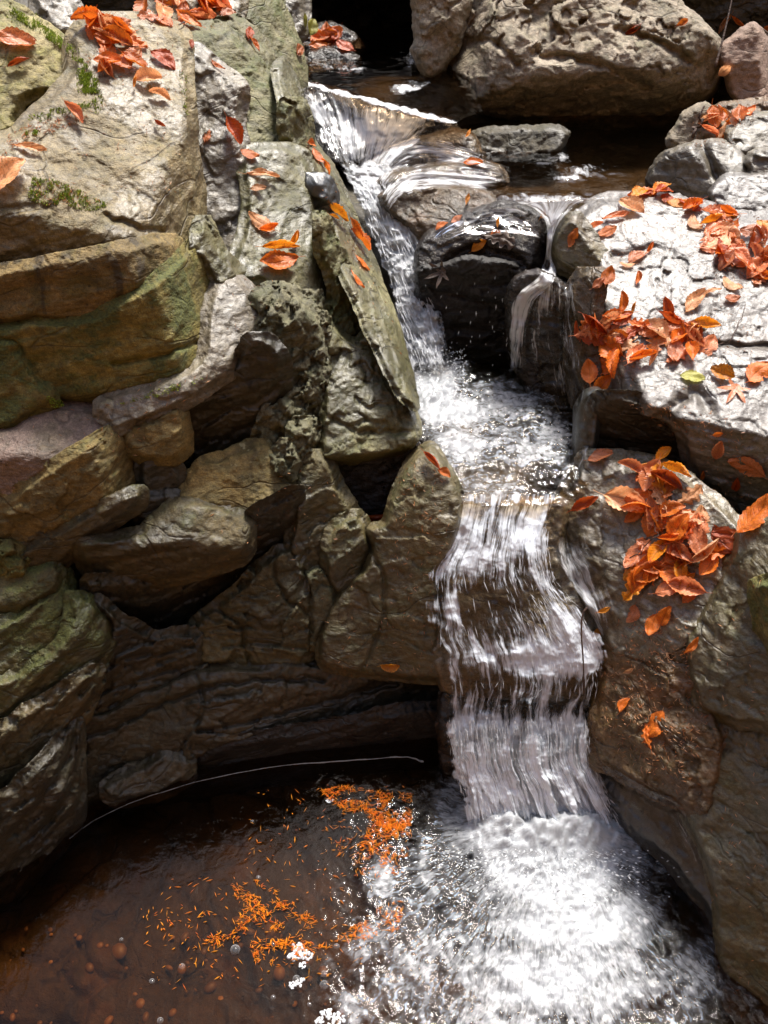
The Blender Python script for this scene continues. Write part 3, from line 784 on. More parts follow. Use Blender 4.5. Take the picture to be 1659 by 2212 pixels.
rock('rock', 'olive upright stone left of the dark hollow', [(640, 1062), (655, 1020), (675, 985), (704, 1000), (732, 1060), (764, 1112), (722, 1142), (702, 1200), (690, 1245), (655, 1232), (628, 1190), (641, 1130)],
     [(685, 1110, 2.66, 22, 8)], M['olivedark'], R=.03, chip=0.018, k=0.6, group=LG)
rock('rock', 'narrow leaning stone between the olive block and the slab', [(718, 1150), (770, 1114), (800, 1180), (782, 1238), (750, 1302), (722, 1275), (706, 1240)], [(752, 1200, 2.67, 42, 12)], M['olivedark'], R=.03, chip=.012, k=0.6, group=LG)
rock('rock', 'grey wedge in the crack beside the angular block', [(662, 1240), (700, 1230), (722, 1290), (700, 1350), (676, 1390), (674, 1300)], [(695, 1300, 2.73, 30, 10)], M['grey'], R=.03, chip=.016, k=0.85, group=LG)
# upper left, beyond the rib
rock('ledge', 'leaf-strewn back ledge at the top of the left bank', [(285, 50), (330, 25), (350, -60), (500, -60), (520, 10), (500, 50), (470, 72), (430, 62), (398, 84), (370, 60)], [(420, 30, 3.35, 25, 55)], M['tan'], R=.04, chip=.008, cat='ledge', k=0, group=LG)
rock('rib', 'steep streaked rib at the top left of the stream', [(495, -60), (575, -60), (600, 20), (628, 90), (650, 160), (640, 185), (612, 150), (590, 110), (548, 60), (518, 20)], [(590, 80, 3.62, 65, 35)], M['mossrib'], R=.04, chip=.008, cat='rib', k=0, group=LG)
rock('rock', 'mossy ridge stone above the green-topped rib', [(420, 70), (470, 58), (505, 45), (540, 75), (585, 130), (600, 190), (575, 175), (530, 110), (480, 74)], [(540, 110, 3.28, 50, 40)], M['mossrib'], R=.04, chip=.014, k=0, group=LG)
rock('rock', 'grey smooth stone at the mouth of the dark hollow', [(574, -20), (600, -60), (650, -60), (652, 20), (655, 60), (640, 78), (615, 70), (592, 50)], [(615, 20, 4.1, 20, 40)], M['pale'], R=.06, k=0, group=LG)
rock('rock', 'pale slanting stone just above the upper cascade', [(575, 60), (600, 75), (625, 110), (648, 140), (640, 175), (615, 160), (590, 110)], [(612, 115, 3.85, 40, 35)], M['pale'], R=.03, k=0, group=LG)

# ------------------------------------------------------------------ stones in and round the upper stream
UG = 'stones in the upper stream'
rock('rock', 'low black wet stone upstream of the lip', [(620, 150), (660, 120), (700, 108), (745, 112), (772, 130), (745, 152), (690, 160), (640, 172)], [(690, 135, 4.25, -5, 45)], M['wetblack'], R=.05, thick=.2, group=UG)
rock('rock', 'leaf-covered dark stone at the mouth of the hollow', [(640, 85), (665, 60), (720, 58), (765, 80), (775, 105), (740, 118), (690, 110), (650, 112)], [(710, 88, 4.55, 0, 45)], M['wetblack'], R=.05, thick=.25, group=UG)
rock('boulder', 'great pale boulder on the far right of the stream', [(930, -80), (985, 20), (952, 80), (905, 112), (910, 145), (942, 172), (982, 212), (1040, 236), (1150, 256), (1280, 271), (1400, 273), (1478, 268), (1494, 240), (1512, 222), (1538, 198), (1558, 150), (1562, 105), (1540, 80), (1500, 42), (1455, 0), (1400, -80)],
     [(1200, 150, 3.80, -4, 46), (1200, 165, 3.80, 4, -42), (1490, 170, 3.86, 38, 0), (985, 150, 3.84, -48, 10), (1000, 40, 4.1, -60, 30)], M['boulder'], R=.07, thick=.9, chip=.034, cf=3.6, amp=.026, f=3.2, strata=.012, sf=12, cat='boulder', group=UG, sm=.03,
     bumps=[(1010, 165, 45, .05), (1430, 205, 55, .06), (1080, 100, 60, .05), (1360, 110, 70, .05)],
     grooves=[([(960, 150), (1010, 100), (1060, 90), (1120, 140)], 9, .04), ([(1150, 120), (1260, 130), (1330, 150), (1400, 190)], 8, .04), ([(1330, 60), (1420, 90), (1490, 130)], 8, .035)])
rock('rock', 'knobbly left shoulder stone leaning on the great boulder', [(900, -60), (960, -70), (1010, 0), (1000, 50), (985, 100), (950, 150), (925, 165), (904, 130), (896, 108), (905, 85), (900, 40)],
     [(940, 90, 3.92, -25, 22), (985, 60, 3.95, 40, 10)], M['boulder'], R=.07, chip=.02, amp=.02, bumps=[(920, 110, 25, .04), (950, 40, 30, .04)], group=UG)
rock('block', 'rough tan block leaning at the upper right edge', [(1562, 104), (1600, 76), (1628, 56), (1655, 90), (1690, 130), (2060, 225), (1650, 228), (1618, 225), (1585, 202), (1568, 160)],
     [(1600, 140, 3.85, -18, 25), (1650, 130, 3.86, 55, 25)], M['block'], R=.05, chip=.004, cat='block', group=UG)
rock('rock', 'dark shaded bank behind the tan block', [(1440, -80), (2060, -80), (2060, 90), (1660, 95), (1620, 60), (1570, 90), (1530, 70), (1480, 20)], [(1580, 30, 4.7, -5, 0)], M['deep'], R=.08, chip=.04, cf=4, group=UG)
rock('rock', 'brown triangular stone under the right end of the boulder', [(1448, 302), (1470, 270), (1492, 240), (1522, 230), (1552, 256), (1566, 288), (1540, 306), (1460, 322)], [(1510, 272, 3.55, -12, 32)], M['boulder'], R=.05, chip=.012, group=UG)
rock('slab', 'flat grey slab by the upper pool, split down its right side', [(1404, 402), (1418, 360), (1440, 335), (1500, 316), (1560, 308), (1600, 330), (1615, 372), (1580, 392), (1545, 412), (1520, 442), (1465, 442)],
     [(1470, 395, 3.22, -8, 62), (1430, 350, 3.35, -45, 15)], M['pale'], R=.035, chip=.008, cat='slab', group=UG, grooves=[([(1518, 318), (1535, 350), (1560, 392)], 11, .05)])
rock('rock', 'blunt grey stone at the right edge above the split slab', [(1574, 290), (1598, 268), (1625, 252), (2060, 248), (2060, 345), (1640, 352), (1600, 342), (1580, 318)], [(1630, 282, 3.3, -8, 62), (1625, 318, 3.26, 0, 0)], M['pale'], R=.035, chip=.008, group=UG)
rock('rock', 'white-topped wet stone at the right edge below the split slab', [(1540, 415), (1562, 390), (1610, 382), (2060, 390), (2060, 475), (1640, 478), (1580, 460), (1548, 436)], [(1620, 400, 3.1, -5, 62), (1620, 435, 3.04, -10, -8)], M['silver'], R=.025, chip=.006, group=UG)
rock('rock', 'small pale stone cut by the right edge of the picture', [(1625, 372), (1640, 330), (2060, 320), (2060, 390), (1640, 388)], [(1655, 350, 3.15, -20, 45)], M['pale'], R=.03, group=UG)
rock('rock', 'brown rubble bed under the leaves at the far right', [(1500, 320), (1560, 230), (2060, 200), (2060, 330), (1600, 360)], [(1600, 270, 3.62, -5, 45)], M['rust'], R=.03, chip=.02, group=UG)
rock('rock', 'low flat dark stone lying in the water under the boulder', [(990, 330), (1005, 300), (1050, 284), (1130, 280), (1200, 280), (1222, 292), (1205, 325), (1140, 345), (1060, 348), (1010, 346)], [(1110, 305, 3.70, -6, 45), (1110, 325, 3.68, 0, 10)], M['dark'], R=.05, chip=.01, thick=.2, group=UG)
rock('ledge', 'sunken dark ledge under the upper cascade', [(625, 180), (700, 192), (800, 222), (880, 246), (965, 262), (985, 290), (900, 308), (850, 338), (790, 362), (730, 352), (690, 322), (655, 262)],
     [(760, 215, 3.84, -5, 60), (790, 290, 3.72, 15, 22)], M['wetblack'], R=.04, chip=.006, cat='ledge', group=UG)
rock('rock', 'hump of wet brown rock braided with thin flows', [(805, 362), (850, 330), (910, 305), (975, 285), (1020, 300), (1030, 330), (1000, 352), (930, 362), (870, 372), (830, 385)],
     [(920, 325, 3.60, -10, 48)], M['wetbrown'], R=.05, chip=.008, thick=.2, group=UG)
rock('rock', 'second hump of wet rock, below the braided one', [(818, 392), (870, 372), (940, 362), (1020, 352), (1075, 365), (1090, 392), (1040, 402), (960, 404), (890, 408), (840, 412)],
     [(950, 380, 3.40, -5, 55)], M['wetbrown'], R=.04, chip=.008, thick=.2, group=UG)
rock('rock', 'dark wet step dropping into the chute', [(826, 425), (850, 412), (900, 404), (990, 408), (1050, 420), (1070, 445), (1020, 465), (960, 500), (915, 520), (890, 490), (850, 455)],
     [(960, 418, 3.28, -5, 58), (940, 460, 3.20, -18, 5)], M['wetbrown'], R=.035, chip=.008, group=UG)
rock('rock', 'black glistening hump between the chute and the side trickle', [(905, 560), (915, 525), (945, 498), (1000, 470), (1080, 444), (1140, 456), (1178, 482), (1184, 540), (1172, 590), (1150, 604), (1100, 582), (1040, 560), (990, 560), (950, 590), (915, 592)],
     [(1060, 475, 3.10, -18, 50), (1040, 530, 3.02, -12, 5), (1165, 520, 3.06, 50, 15)], M['wetblack'], R=.022, chip=.008, cat='rock', group=UG, grooves=[([(950, 590), (1010, 545), (1090, 555), (1160, 595)], 14, .04)])
rock('block', 'black block under the glistening hump, in deep shade', [(905, 590), (950, 580), (1010, 560), (1090, 570), (1150, 600), (1140, 700), (1120, 775), (1030, 775), (920, 770), (910, 680)],
     [(1020, 660, 3.20, -5, -6)], M['black'], R=.02, chip=.020, cat='block', group=UG, grooves=[([(915, 625), (1000, 640), (1100, 670)], 6, .02), ([(920, 708), (1010, 712), (1110, 730)], 6, .02)])
rock('rock', 'dark upright stone washed by the side trickle', [(1100, 640), (1120, 605), (1160, 590), (1215, 620), (1240, 690), (1265, 800), (1262, 920), (1245, 965), (1205, 925), (1155, 862), (1120, 790), (1100, 720)],
     [(1150, 700, 2.96, -22, 8), (1220, 780, 2.90, 25, 10)], M['wetblack'], R=.04, chip=.010, group=UG)
rock('rock', 'smooth wet curb curling round the plunge pool', [(1250, 880), (1268, 852), (1292, 848), (1286, 930), (1270, 992), (1246, 1052), (1216, 1100), (1198, 1096), (1222, 1040), (1243, 985), (1248, 930)],
     [(1262, 940, 2.74, -40, 25)], M['blue'], R=.03, chip=.002, thick=.2, group=UG, wob=1.0)

# ------------------------------------------------------------------ right bank
RG = 'rocks of the right bank'
rock('slab', 'great silvery wet slab on the right, strewn with leaves', [(1232, 520), (1248, 478), (1292, 440), (1340, 428), (1500, 446), (1600, 474), (2060, 480), (2060, 1160), (1640, 1148), (1590, 1098), (1530, 1040), (1490, 985), (1482, 935), (1445, 896), (1385, 876), (1335, 860), (1288, 846), (1272, 790), (1278, 700), (1282, 640), (1302, 606), (1290, 570), (1250, 545)],
     [(1400, 600, 2.85, -13, 74), (1350, 866, 2.56, -22, -8), (1540, 1050, 2.46, -40, -12), (1285, 640, 2.84, -75, 15)], M['silver'], R=.05, thick=.5, chip=.008, cf=4, amp=.013, f=5, strata=.008, cat='slab', k=0, group=RG, wob=4, bed=(-.12, -.22, .96),
     bumps=[(1320, 500, 70, .03), (1480, 620, 90, .025)], grooves=[([(1500, 738), (1580, 745), (2060, 760)], 5, .03), ([(1330, 555), (1400, 540), (1450, 545)], 10, .02), ([(1440, 890), (1500, 850), (1530, 880)], 14, .03)])
rock('rock', 'dark rounded nose at the upstream tip of the silvery slab', [(1196, 520), (1215, 490), (1244, 472), (1268, 510), (1300, 560), (1308, 582), (1288, 594), (1235, 586), (1208, 565)],
     [(1250, 530, 2.94, -35, 22)], M['rightwall'], R=.05, chip=.006, k=0, group=RG)
rock('rock', 'tall brown edge stone between the trickle and the slab', [(1236, 640), (1258, 596), (1298, 594), (1288, 640), (1280, 700), (1276, 770), (1290, 850), (1268, 888), (1246, 850), (1232, 740)],
     [(1262, 720, 2.78, -60, 18)], M['wetbrown'], R=.04, chip=.008, k=0, group=RG)
rock('rock', 'black hollow face under the lip of the silvery slab', [(1268, 975), (1280, 900), (1292, 862), (1340, 858), (1445, 886), (1485, 940), (1492, 990), (1530, 1050), (1600, 1130), (1600, 1165), (1540, 1110), (1470, 1040), (1420, 1010), (1340, 992)],
     [(1370, 930, 2.72, -18, -18), (1540, 1080, 2.55, -35, -15)], M['deep'], R=.03, chip=.01, k=0, group=RG)
rock('ledge', 'lower right ledge carrying the big orange leaf heap', [(1268, 985), (1340, 988), (1420, 1004), (1480, 1036), (1560, 1100), (1610, 1160), (1575, 1240), (1540, 1310), (1480, 1400), (1400, 1430), (1330, 1410), (1302, 1375), (1280, 1332), (1232, 1272), (1200, 1185), (1205, 1125), (1230, 1072), (1252, 1020)],
     [(1400, 1150, 2.53, -32, 44), (1300, 1060, 2.64, -20, 60)], M['ledge'], R=.045, chip=.010, amp=.012, cat='ledge', group=RG)
rock('rock', 'rusty needle-littered slope beside the lower fall', [(1300, 1380), (1340, 1400), (1400, 1420), (1480, 1395), (1530, 1480), (1560, 1620), (1530, 1760), (1480, 1740), (1400, 1700), (1330, 1660), (1285, 1640), (1290, 1560), (1305, 1470)],
     [(1400, 1550, 2.50, -45, 36)], M['rust'], R=.04, chip=.012, amp=.014, group=RG)
rock('rock', 'upper block of the tall right-hand wall', [(2060, 1090), (1660, 1110), (1606, 1160), (1570, 1225), (1530, 1300), (1480, 1395), (1500, 1470), (1520, 1528), (1570, 1548), (1640, 1562), (2060, 1570)],
     [(1600, 1350, 2.30, -42, 30), (1520, 1400, 2.38, -60, 40)], M['rightwall'], R=.05, chip=.008, amp=.012, strata=.009, bed=(-.5, -.2, .8), group=RG)
rock('rock', 'lower block of the tall right-hand wall, standing in the pool', [(2060, 1574), (1642, 1566), (1572, 1552), (1520, 1536), (1490, 1620), (1470, 1740), (1515, 1835), (1540, 1920), (1552, 2050), (1556, 2212), (1556, 2320), (2060, 2320)],
     [(1610, 1750, 2.24, -42, 18), (1552, 2100, 2.265, -60, 22), (1500, 1720, 2.42, -55, 35)], M['rightwall'], k=0, soft=False, R=.045, chip=.007, amp=.012, strata=.008, bed=(-.5, -.2, .8), group=RG)
rock('rock', 'smooth blue-grey wet rock at the right of the fall', [(1270, 1640), (1330, 1660), (1400, 1700), (1480, 1742), (1520, 1840), (1546, 1930), (1552, 2010), (1520, 1950), (1450, 1860), (1380, 1800), (1310, 1740), (1280, 1690)],
     [(1420, 1780, 2.62, -52, 40)], M['blue'], R=.03, chip=.002, amp=.006, strata=.003, k=0, group=RG, wob=1.5)
rock('rock', 'dark stone at the right edge of the tall wall', [(1648, 1260), (2060, 1230), (2060, 1230), (2060, 1440), (1680, 1420), (1650, 1380), (1642, 1310)], [(1690, 1330, 2.16, -60, 10)], M['mossfront'], R=.04, chip=.01, k=0, group=RG)

# worn rock under the slide and the lower fall
rock('slab', 'water-worn brown slab under the sliding water', [(940, 1075), (1090, 1085), (1215, 1085), (1210, 1180), (1235, 1260), (1290, 1340), (1325, 1430), (1300, 1512), (1150, 1508), (975, 1498), (940, 1430), (920, 1320), (930, 1230), (960, 1170)],
     [(1100, 1300, 2.67, -5, 40), (1100, 1450, 2.675, -3, 12)], M['ledge'], R=.03, chip=.008, cat='slab', wob=2, bumps=[(1230, 1400, 60, .03)])
rock('block', 'dark step of rock behind the lower fall', [(960, 1500), (1130, 1520), (1310, 1520), (1300, 1640), (1330, 1820), (1000, 1820), (960, 1650)],
     [(1140, 1540, 2.745, 0, 50), (1140, 1600, 2.78, 0, 8)], M['wetblack'], R=.03, chip=.012, cat='block')
# added roof beyond the top edge: an unseen boulder that shades the hollow
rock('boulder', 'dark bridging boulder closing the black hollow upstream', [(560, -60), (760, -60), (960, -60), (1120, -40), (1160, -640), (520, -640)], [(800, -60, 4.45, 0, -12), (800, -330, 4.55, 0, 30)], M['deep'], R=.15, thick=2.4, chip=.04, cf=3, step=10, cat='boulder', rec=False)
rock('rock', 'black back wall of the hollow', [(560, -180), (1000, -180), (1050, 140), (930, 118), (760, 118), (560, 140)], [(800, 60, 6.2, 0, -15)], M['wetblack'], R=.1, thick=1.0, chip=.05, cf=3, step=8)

build_rocks()

# ------------------------------------------------------------------ water, streambed, bedrock
def make_bvh():
    return BVHTree.FromPolygons([tuple(v) for V in SOLID_V for v in V.tolist()], [tuple(f) for F in SOLID_F for f in F.tolist()])


BVH = make_bvh()
ORV = Vector(ORI)


def cast(px, py):
    r = ray(px, py)
    L = float(np.linalg.norm(r))
    h, n, i, dd = BVH.ray_cast(ORV, Vector(r / L))
    if h is None:
        return None, None, None
    if n.dot(Vector(r)) > 0:
        n = -n
    return h, n, dd / L


def gridq(ny, nx):
    idx = np.arange(ny * nx).reshape(ny, nx)
    return np.stack([idx[:-1, :-1], idx[1:, :-1], idx[1:, 1:], idx[:-1, 1:]], -1).reshape(-1, 4)


def table(tab, S, Rr):
    a = np.array(tab, float)
    y = np.clip(S, 0, 1) * (a.shape[0] - 1)
    x = np.clip(Rr, 0, 1) * (a.shape[1] - 1)
    i = np.minimum(y.astype(int), a.shape[0] - 2)
    j = np.minimum(x.astype(int), a.shape[1] - 2)
    fy, fx = y - i, x - j
    fy = fy * fy * (3 - 2 * fy); fx = fx * fx * (3 - 2 * fx)
    return (a[i, j] * (1 - fx) + a[i, j + 1] * fx) * (1 - fy) + (a[i + 1, j] * (1 - fx) + a[i + 1, j + 1] * fx) * fy


def loft(name, left, right, mat, foam, ns=150, nr=60, bulge=.015, amp=.006, su=26, sv=5, follow=None, rough=0.0, seed=3, label=None, rec=True, fibre=0.0, top=True, ragged=.03):
    L = smooth_open(left, 12); Rt = smooth_open(right, 12)
    s = np.linspace(0, 1, ns)

    def res(a):
        k = np.linspace(0, 1, len(a))
        return np.stack([np.interp(s, k, a[:, c]) for c in range(a.shape[1])], -1)
    L, Rt = res(L), res(Rt)
    r = np.linspace(0, 1, nr)
    G = L[:, None, :] * (1 - r[None, :, None]) + Rt[:, None, :] * r[None, :, None]
    X, Y = G[..., 0], G[..., 1]
    S, Q = np.meshgrid(s, r, indexing='ij')
    if follow is not None:
        T = np.zeros(X.shape)
        for i in range(ns):
            for j in range(nr):
                h, n, t = cast(X[i, j], Y[i, j])
                T[i, j] = t if t is not None else np.nan
        med = np.nanmedian(T)
        T = np.where(np.isnan(T), med, T)
        for _ in range(5):
            Tp = np.pad(T, 1, mode='edge')
            sm_ = (Tp[:-2, 1:-1] + Tp[2:, 1:-1] + Tp[1:-1, :-2] + Tp[1:-1, 2:] + 2 * T) / 6
            T = np.minimum(T, sm_) * .5 + sm_ * .5
        T = T - follow
    else:
        T = G[..., 2].copy()
    P = ORI + ray(X, Y) * T[..., None]
    wd = np.linalg.norm(P[:, -1] - P[:, 0], axis=1).mean()
    vv = np.concatenate([[0], np.cumsum(np.linalg.norm(np.diff(P[:, nr // 2], axis=0), axis=1))])
    U = Q * wd
    V = np.repeat(vv[:, None], nr, 1)
    nz = fbm(np.stack([U * su, V * sv, U * 0 + seed], -1), 4, seed)
    T = T - bulge * np.sin(np.pi * Q) - amp * nz
    if rough:
        T = T - rough * fbm(P * 24, 4, seed + 4) * (.4 + .6 * S)
    if fibre:
        T = T - fibre * fbm(np.stack([U * 90, V * 5, U * 0 + seed + 9], -1), 2, seed + 7)
    P = ORI + ray(X, Y) * T[..., None]
    me = mesh_np(name, P.reshape(-1, 3), gridq(ns, nr))
    fo = table(foam, S, Q) if not callable(foam) else foam(S, Q, X, Y)
    rag = vnoise(np.stack([V * 22, Q * 2, Q * 0 + seed], -1), seed + 20) * .035 + vnoise(np.stack([V * 70, Q * 2, Q * 0 + seed], -1), seed + 21) * .02
    ed = np.minimum(Q, 1 - Q) + rag
    en = (np.minimum(S, 1 - S) if top else 1 - S) + ragged * vnoise(np.stack([U * 40, U * 0, U * 0 + seed], -1), seed + 22) - (ragged - .03) + (ragged - .03) * vnoise(np.stack([U * 95, U * 0, U * 0 + seed], -1), seed + 23)
    edge = np.clip((ed - .02) * 14, 0, 1) * np.clip(en * 16, 0, 1)
    fattr(me, 'foam', (fo * (.25 + .75 * edge) * np.clip(edge * 4, 0, 1)).ravel())
    fattr(me, 'wet', np.clip(edge * 1.2, 0, 1).ravel())
    uvset(me, np.stack([U.ravel(), V.ravel()], -1))
    if rec:
        record(X.ravel(), Y.ravel(), T.ravel(), .10)
    o = link(name, me, mat)
    return tag(o, label, kind='structure')


def blobs(px, py, bl):
    f = 0
    for (x, y, rx, ry, h) in bl:
        f = np.maximum(f, h * np.exp(-(((px - x) / rx) ** 2 + ((py - y) / ry) ** 2)))
    return f


def pool(name, poly, z, mat, foamf, res=.009, chop=.004, chopf=0.03, fall=None, seed=1, ff=21, rec=.12, label=None, lift=None):
    pp = np.array(poly, float)
    W3 = np.array([pt(x, y, tz(x, y, z)) for x, y in poly])
    gx = np.arange(W3[:, 0].min(), W3[:, 0].max() + res, res)
    gy = np.arange(W3[:, 1].min(), W3[:, 1].max() + res, res)
    X, Y = np.meshgrid(gx, gy)
    Z = np.full(X.shape, z)
    P = np.stack([X, Y, Z], -1)
    px, py, d = project(P)
    ins = seg_dist(X, Y, W3[:, :2]) > -res
    fo = foamf(px, py)
    hz = chop * (.15 + .85 * np.clip(fo * 4, 0, 1)) * fbm(np.stack([X * 16, Y * 16, X * 0 + seed], -1), 3, seed) + chopf * np.clip(fo, 0, 1.3) * (fbm(np.stack([X * ff, Y * ff, X * 0 + seed], -1), 5, seed + 3, .6) * .7 + .25)
    if fall is not None:
        fp = pt(fall[0], fall[1], tz(fall[0], fall[1], z))
        rr_ = np.hypot(X - fp[0], Y - fp[1])
        th = np.arctan2(X - fp[0], -(Y - fp[1]))
        U = th * .32; V = rr_
        hz = hz + .0045 * np.sin(rr_ * 52 + 2.2 * vnoise(np.stack([X * 7, Y * 7, X * 0], -1), 4)) * np.exp(-rr_ * 1.8) * np.clip(fo * 3, .12, 1)
    else:
        U, V = X, Y
    if fall is not None:
        fo = fo * (1 + .13 * np.sin(rr_ * 62 + 2.5 * vnoise(np.stack([X * 9, Y * 9, X * 0], -1), 5)))
    if lift is not None:
        hz = hz + lift(px, py, X, Y)
    P[..., 2] += hz
    c = ins[:-1, :-1] & ins[1:, :-1] & ins[:-1, 1:] & ins[1:, 1:]
    idx = np.arange(X.size).reshape(X.shape)
    q = np.stack([idx[:-1, :-1][c], idx[:-1, 1:][c], idx[1:, 1:][c], idx[1:, :-1][c]], -1)
    used = np.unique(q)
    re = np.full(X.size, -1); re[used] = np.arange(len(used))
    me = mesh_np(name, P.reshape(-1, 3)[used], re[q])
    fattr(me, 'foam', fo.ravel()[used])
    fattr(me, 'wet', np.ones(len(used)))
    uvset(me, np.stack([U.ravel()[used], V.ravel()[used]], -1))
    if rec:
        record(px[ins], py[ins], d[ins], rec)
    return tag(link(name, me, mat), label, kind='structure')


# --- films that follow the rock already built (before more solids are added)
loft('upper_cascade', [(630, 176, 0), (648, 212, 0), (676, 275, 0), (705, 335, 0), (735, 372, 0)], [(968, 258, 0), (962, 268, 0), (930, 292, 0), (885, 322, 0), (842, 366, 0)],
     W['film'], [[.35, .30, .28, .22, .30, .42, .4], [1.0, .35, .45, .50, .55, .55, .5], [.80, .55, .62, .70, .75, .60, .55], [.60, .45, .42, .45, .60, .62, .6], [.9, .5, .45, .5, .6, .75, .7]], ns=110, nr=110, follow=.03, bulge=0, amp=.008, su=30, sv=6, seed=5)
loft('braided_flow', [(1100, 352, 0), (1020, 318, 0), (940, 296, 0), (880, 300, 0), (838, 330, 0), (812, 362, 0)], [(1110, 412, 0), (1040, 414, 0), (960, 414, 0), (900, 418, 0), (860, 436, 0), (838, 468, 0)],
     W['film'], [[.15, .2, .3, .1, .2], [.3, .5, .3, .62, .3], [.45, .55, .25, .66, .28], [.55, .5, .3, .60, .5], [.65, .55, .4, .5, .5], [.7, .6, .5, .45, .4]], ns=110, nr=80, follow=.02, bulge=0, amp=.006, su=30, sv=4, seed=6)
loft('side_trickle', [(1085, 436, 0), (1140, 448, 0), (1176, 482, 0), (1178, 540, 0), (1160, 596, 0), (1112, 640, 0), (1098, 720, 0), (1098, 800, 0)],
     [(1335, 424, 0), (1262, 440, 0), (1208, 486, 0), (1192, 545, 0), (1205, 605, 0), (1160, 650, 0), (1140, 720, 0), (1140, 810, 0)],
     W['film'], [[.5, .55, .3, .55, .7], [.62, .7, .55, .5, .5], [.5, .8, .7, .6, .4], [.3, .6, .72, .6, .3], [.4, .7, .8, .6, .4], [.55, .7, .65, .5, .3], [.5, .62, .5, .35, .2], [.4, .6, .5, .3, .2]], ns=140, nr=44, follow=.02, bulge=0, amp=.006, seed=7)
loft('hump_film', [(912, 548, 0), (935, 508, 0), (1000, 470, 0), (1080, 444, 0), (1150, 458, 0)], [(960, 560, 0), (990, 520, 0), (1050, 505, 0), (1110, 505, 0), (1176, 520, 0)],
     W['film'], [[.2, .1, .05], [.28, .2, .1], [.3, .32, .2], [.4, .5, .34], [.45, .5, .42]], ns=80, nr=40, follow=.012, bulge=0, amp=.004, seed=8)
loft('stone_film', [(1158, 600, 0), (1140, 700, 0), (1150, 800, 0), (1195, 895, 0)], [(1238, 604, 0), (1256, 700, 0), (1270, 790, 0), (1262, 900, 0)],
     W['film'], [[.5, .55, .5, .3], [.3, .3, .25, .3], [.35, .26, .25, .3], [.3, .2, .2, .2]], ns=110, nr=50, follow=.014, bulge=0, amp=.004, seed=9)
loft('wet_curb', [(1262, 860, 0), (1255, 930, 0), (1248, 985, 0), (1222, 1060, 0)], [(1288, 850, 0), (1280, 930, 0), (1268, 990, 0), (1245, 1050, 0)],
     W['film'], [[.3, .3], [.3, .25], [.25, .2], [.2, .1]], ns=60, nr=16, follow=.01, bulge=0, amp=.003, seed=10)
loft('pool_rim_film', [(1285, 1645, 0), (1320, 1690, 0), (1400, 1790, 0), (1500, 1905, 0)], [(1330, 1662, 0), (1400, 1702, 0), (1480, 1750, 0), (1540, 1925, 0)],
     W['film'], [[.1, .12, .1], [.12, .1, .1], [.1, .08, .1], [.3, .1, .1]], ns=60, nr=24, follow=.008, bulge=0, amp=.002, seed=11)

loft('ledge_film', [(1196, 1150, 0), (1216, 1240, 0), (1262, 1312, 0), (1302, 1380, 0)], [(1250, 1120, 0), (1300, 1215, 0), (1325, 1290, 0), (1338, 1370, 0)],
     W['film'], [[.45, .35, .2], [.6, .45, .2], [.7, .5, .25], [.5, .4, .2]], ns=70, nr=30, follow=.010, bulge=0, amp=.004, seed=16, su=20, sv=12)  # high foam values paint the white glare on the wet ledge
# --- main lofts
chz = [(345, 1.345), (420, 1.29), (520, 1.18), (600, 1.09), (700, .985), (800, .89)]


def zc(x, y):
    return tz(x, y, np.interp(y, [a for a, b in chz], [b for a, b in chz]))


loft('chute_water', [(x, y, zc(x, y)) for x, y in [(728, 345), (762, 420), (800, 520), (836, 610), (856, 700), (868, 812)]],
     [(x, y, zc(x, y)) for x, y in [(860, 345), (885, 440), (938, 520), (962, 590), (955, 660), (985, 800)]],
     W['chute'], [[.9, 1.0, .9, .8], [.9, 1.05, .95, .7], [1.0, .95, .85, .6], [.95, 1.05, .95, .75], [.75, .95, .9, .45], [.8, 1.0, .8, .35]], ns=200, nr=60, bulge=.03, amp=.012, su=20, sv=9, rough=.042, seed=12)


def zs(y):
    return sum(np.interp(y + o, ZSY, ZST) * w_ for o, w_ in ((-28, .15), (-14, .22), (0, .26), (14, .22), (28, .15)))


ZSY, ZST = ([1068, 1170, 1240, 1330, 1420, 1480, 1540, 1640, 1700, 1800], [2.620, 2.588, 2.586, 2.592, 2.603, 2.622, 2.652, 2.694, 2.714, 2.735])


slL = [(984, 1068), (962, 1170), (924, 1232), (918, 1330), (936, 1420), (956, 1486), (952, 1545), (964, 1640), (985, 1710), (1000, 1812)]
slR = [(1212, 1068), (1192, 1175), (1216, 1255), (1276, 1335), (1314, 1420), (1306, 1490), (1290, 1545), (1290, 1640), (1322, 1710), (1372, 1812)]
loft('waterfall', [(x, y, zs(y)) for x, y in slL], [(x, y, zs(y)) for x, y in slR], W['slide'],
     [[.50, .52, .46, .46, .55, .52, .45], [.66, .72, .52, .48, .70, .72, .6], [.70, .66, .62, .48, .36, .45, .5], [.60, .34, .26, .24, .24, .44, .55], [.58, .40, .26, .30, .52, .80, .72], [.66, .54, .56, .74, .82, .86, .78],
      [.30, .24, .34, .26, .34, .28, .40], [.36, .50, .34, .28, .36, .30, .4], [.76, .90, .80, .76, .86, .80, .62], [.82, .98, .92, .88, .96, .90, .72], [.85, 1.0, 1.05, 1.05, 1.05, 1.0, .75], [.2, .3, .3, .3, .3, .3, .1]], ns=300, nr=110, bulge=.012, amp=.011, su=16, sv=4, seed=13, fibre=.002, rough=.010, top=False)
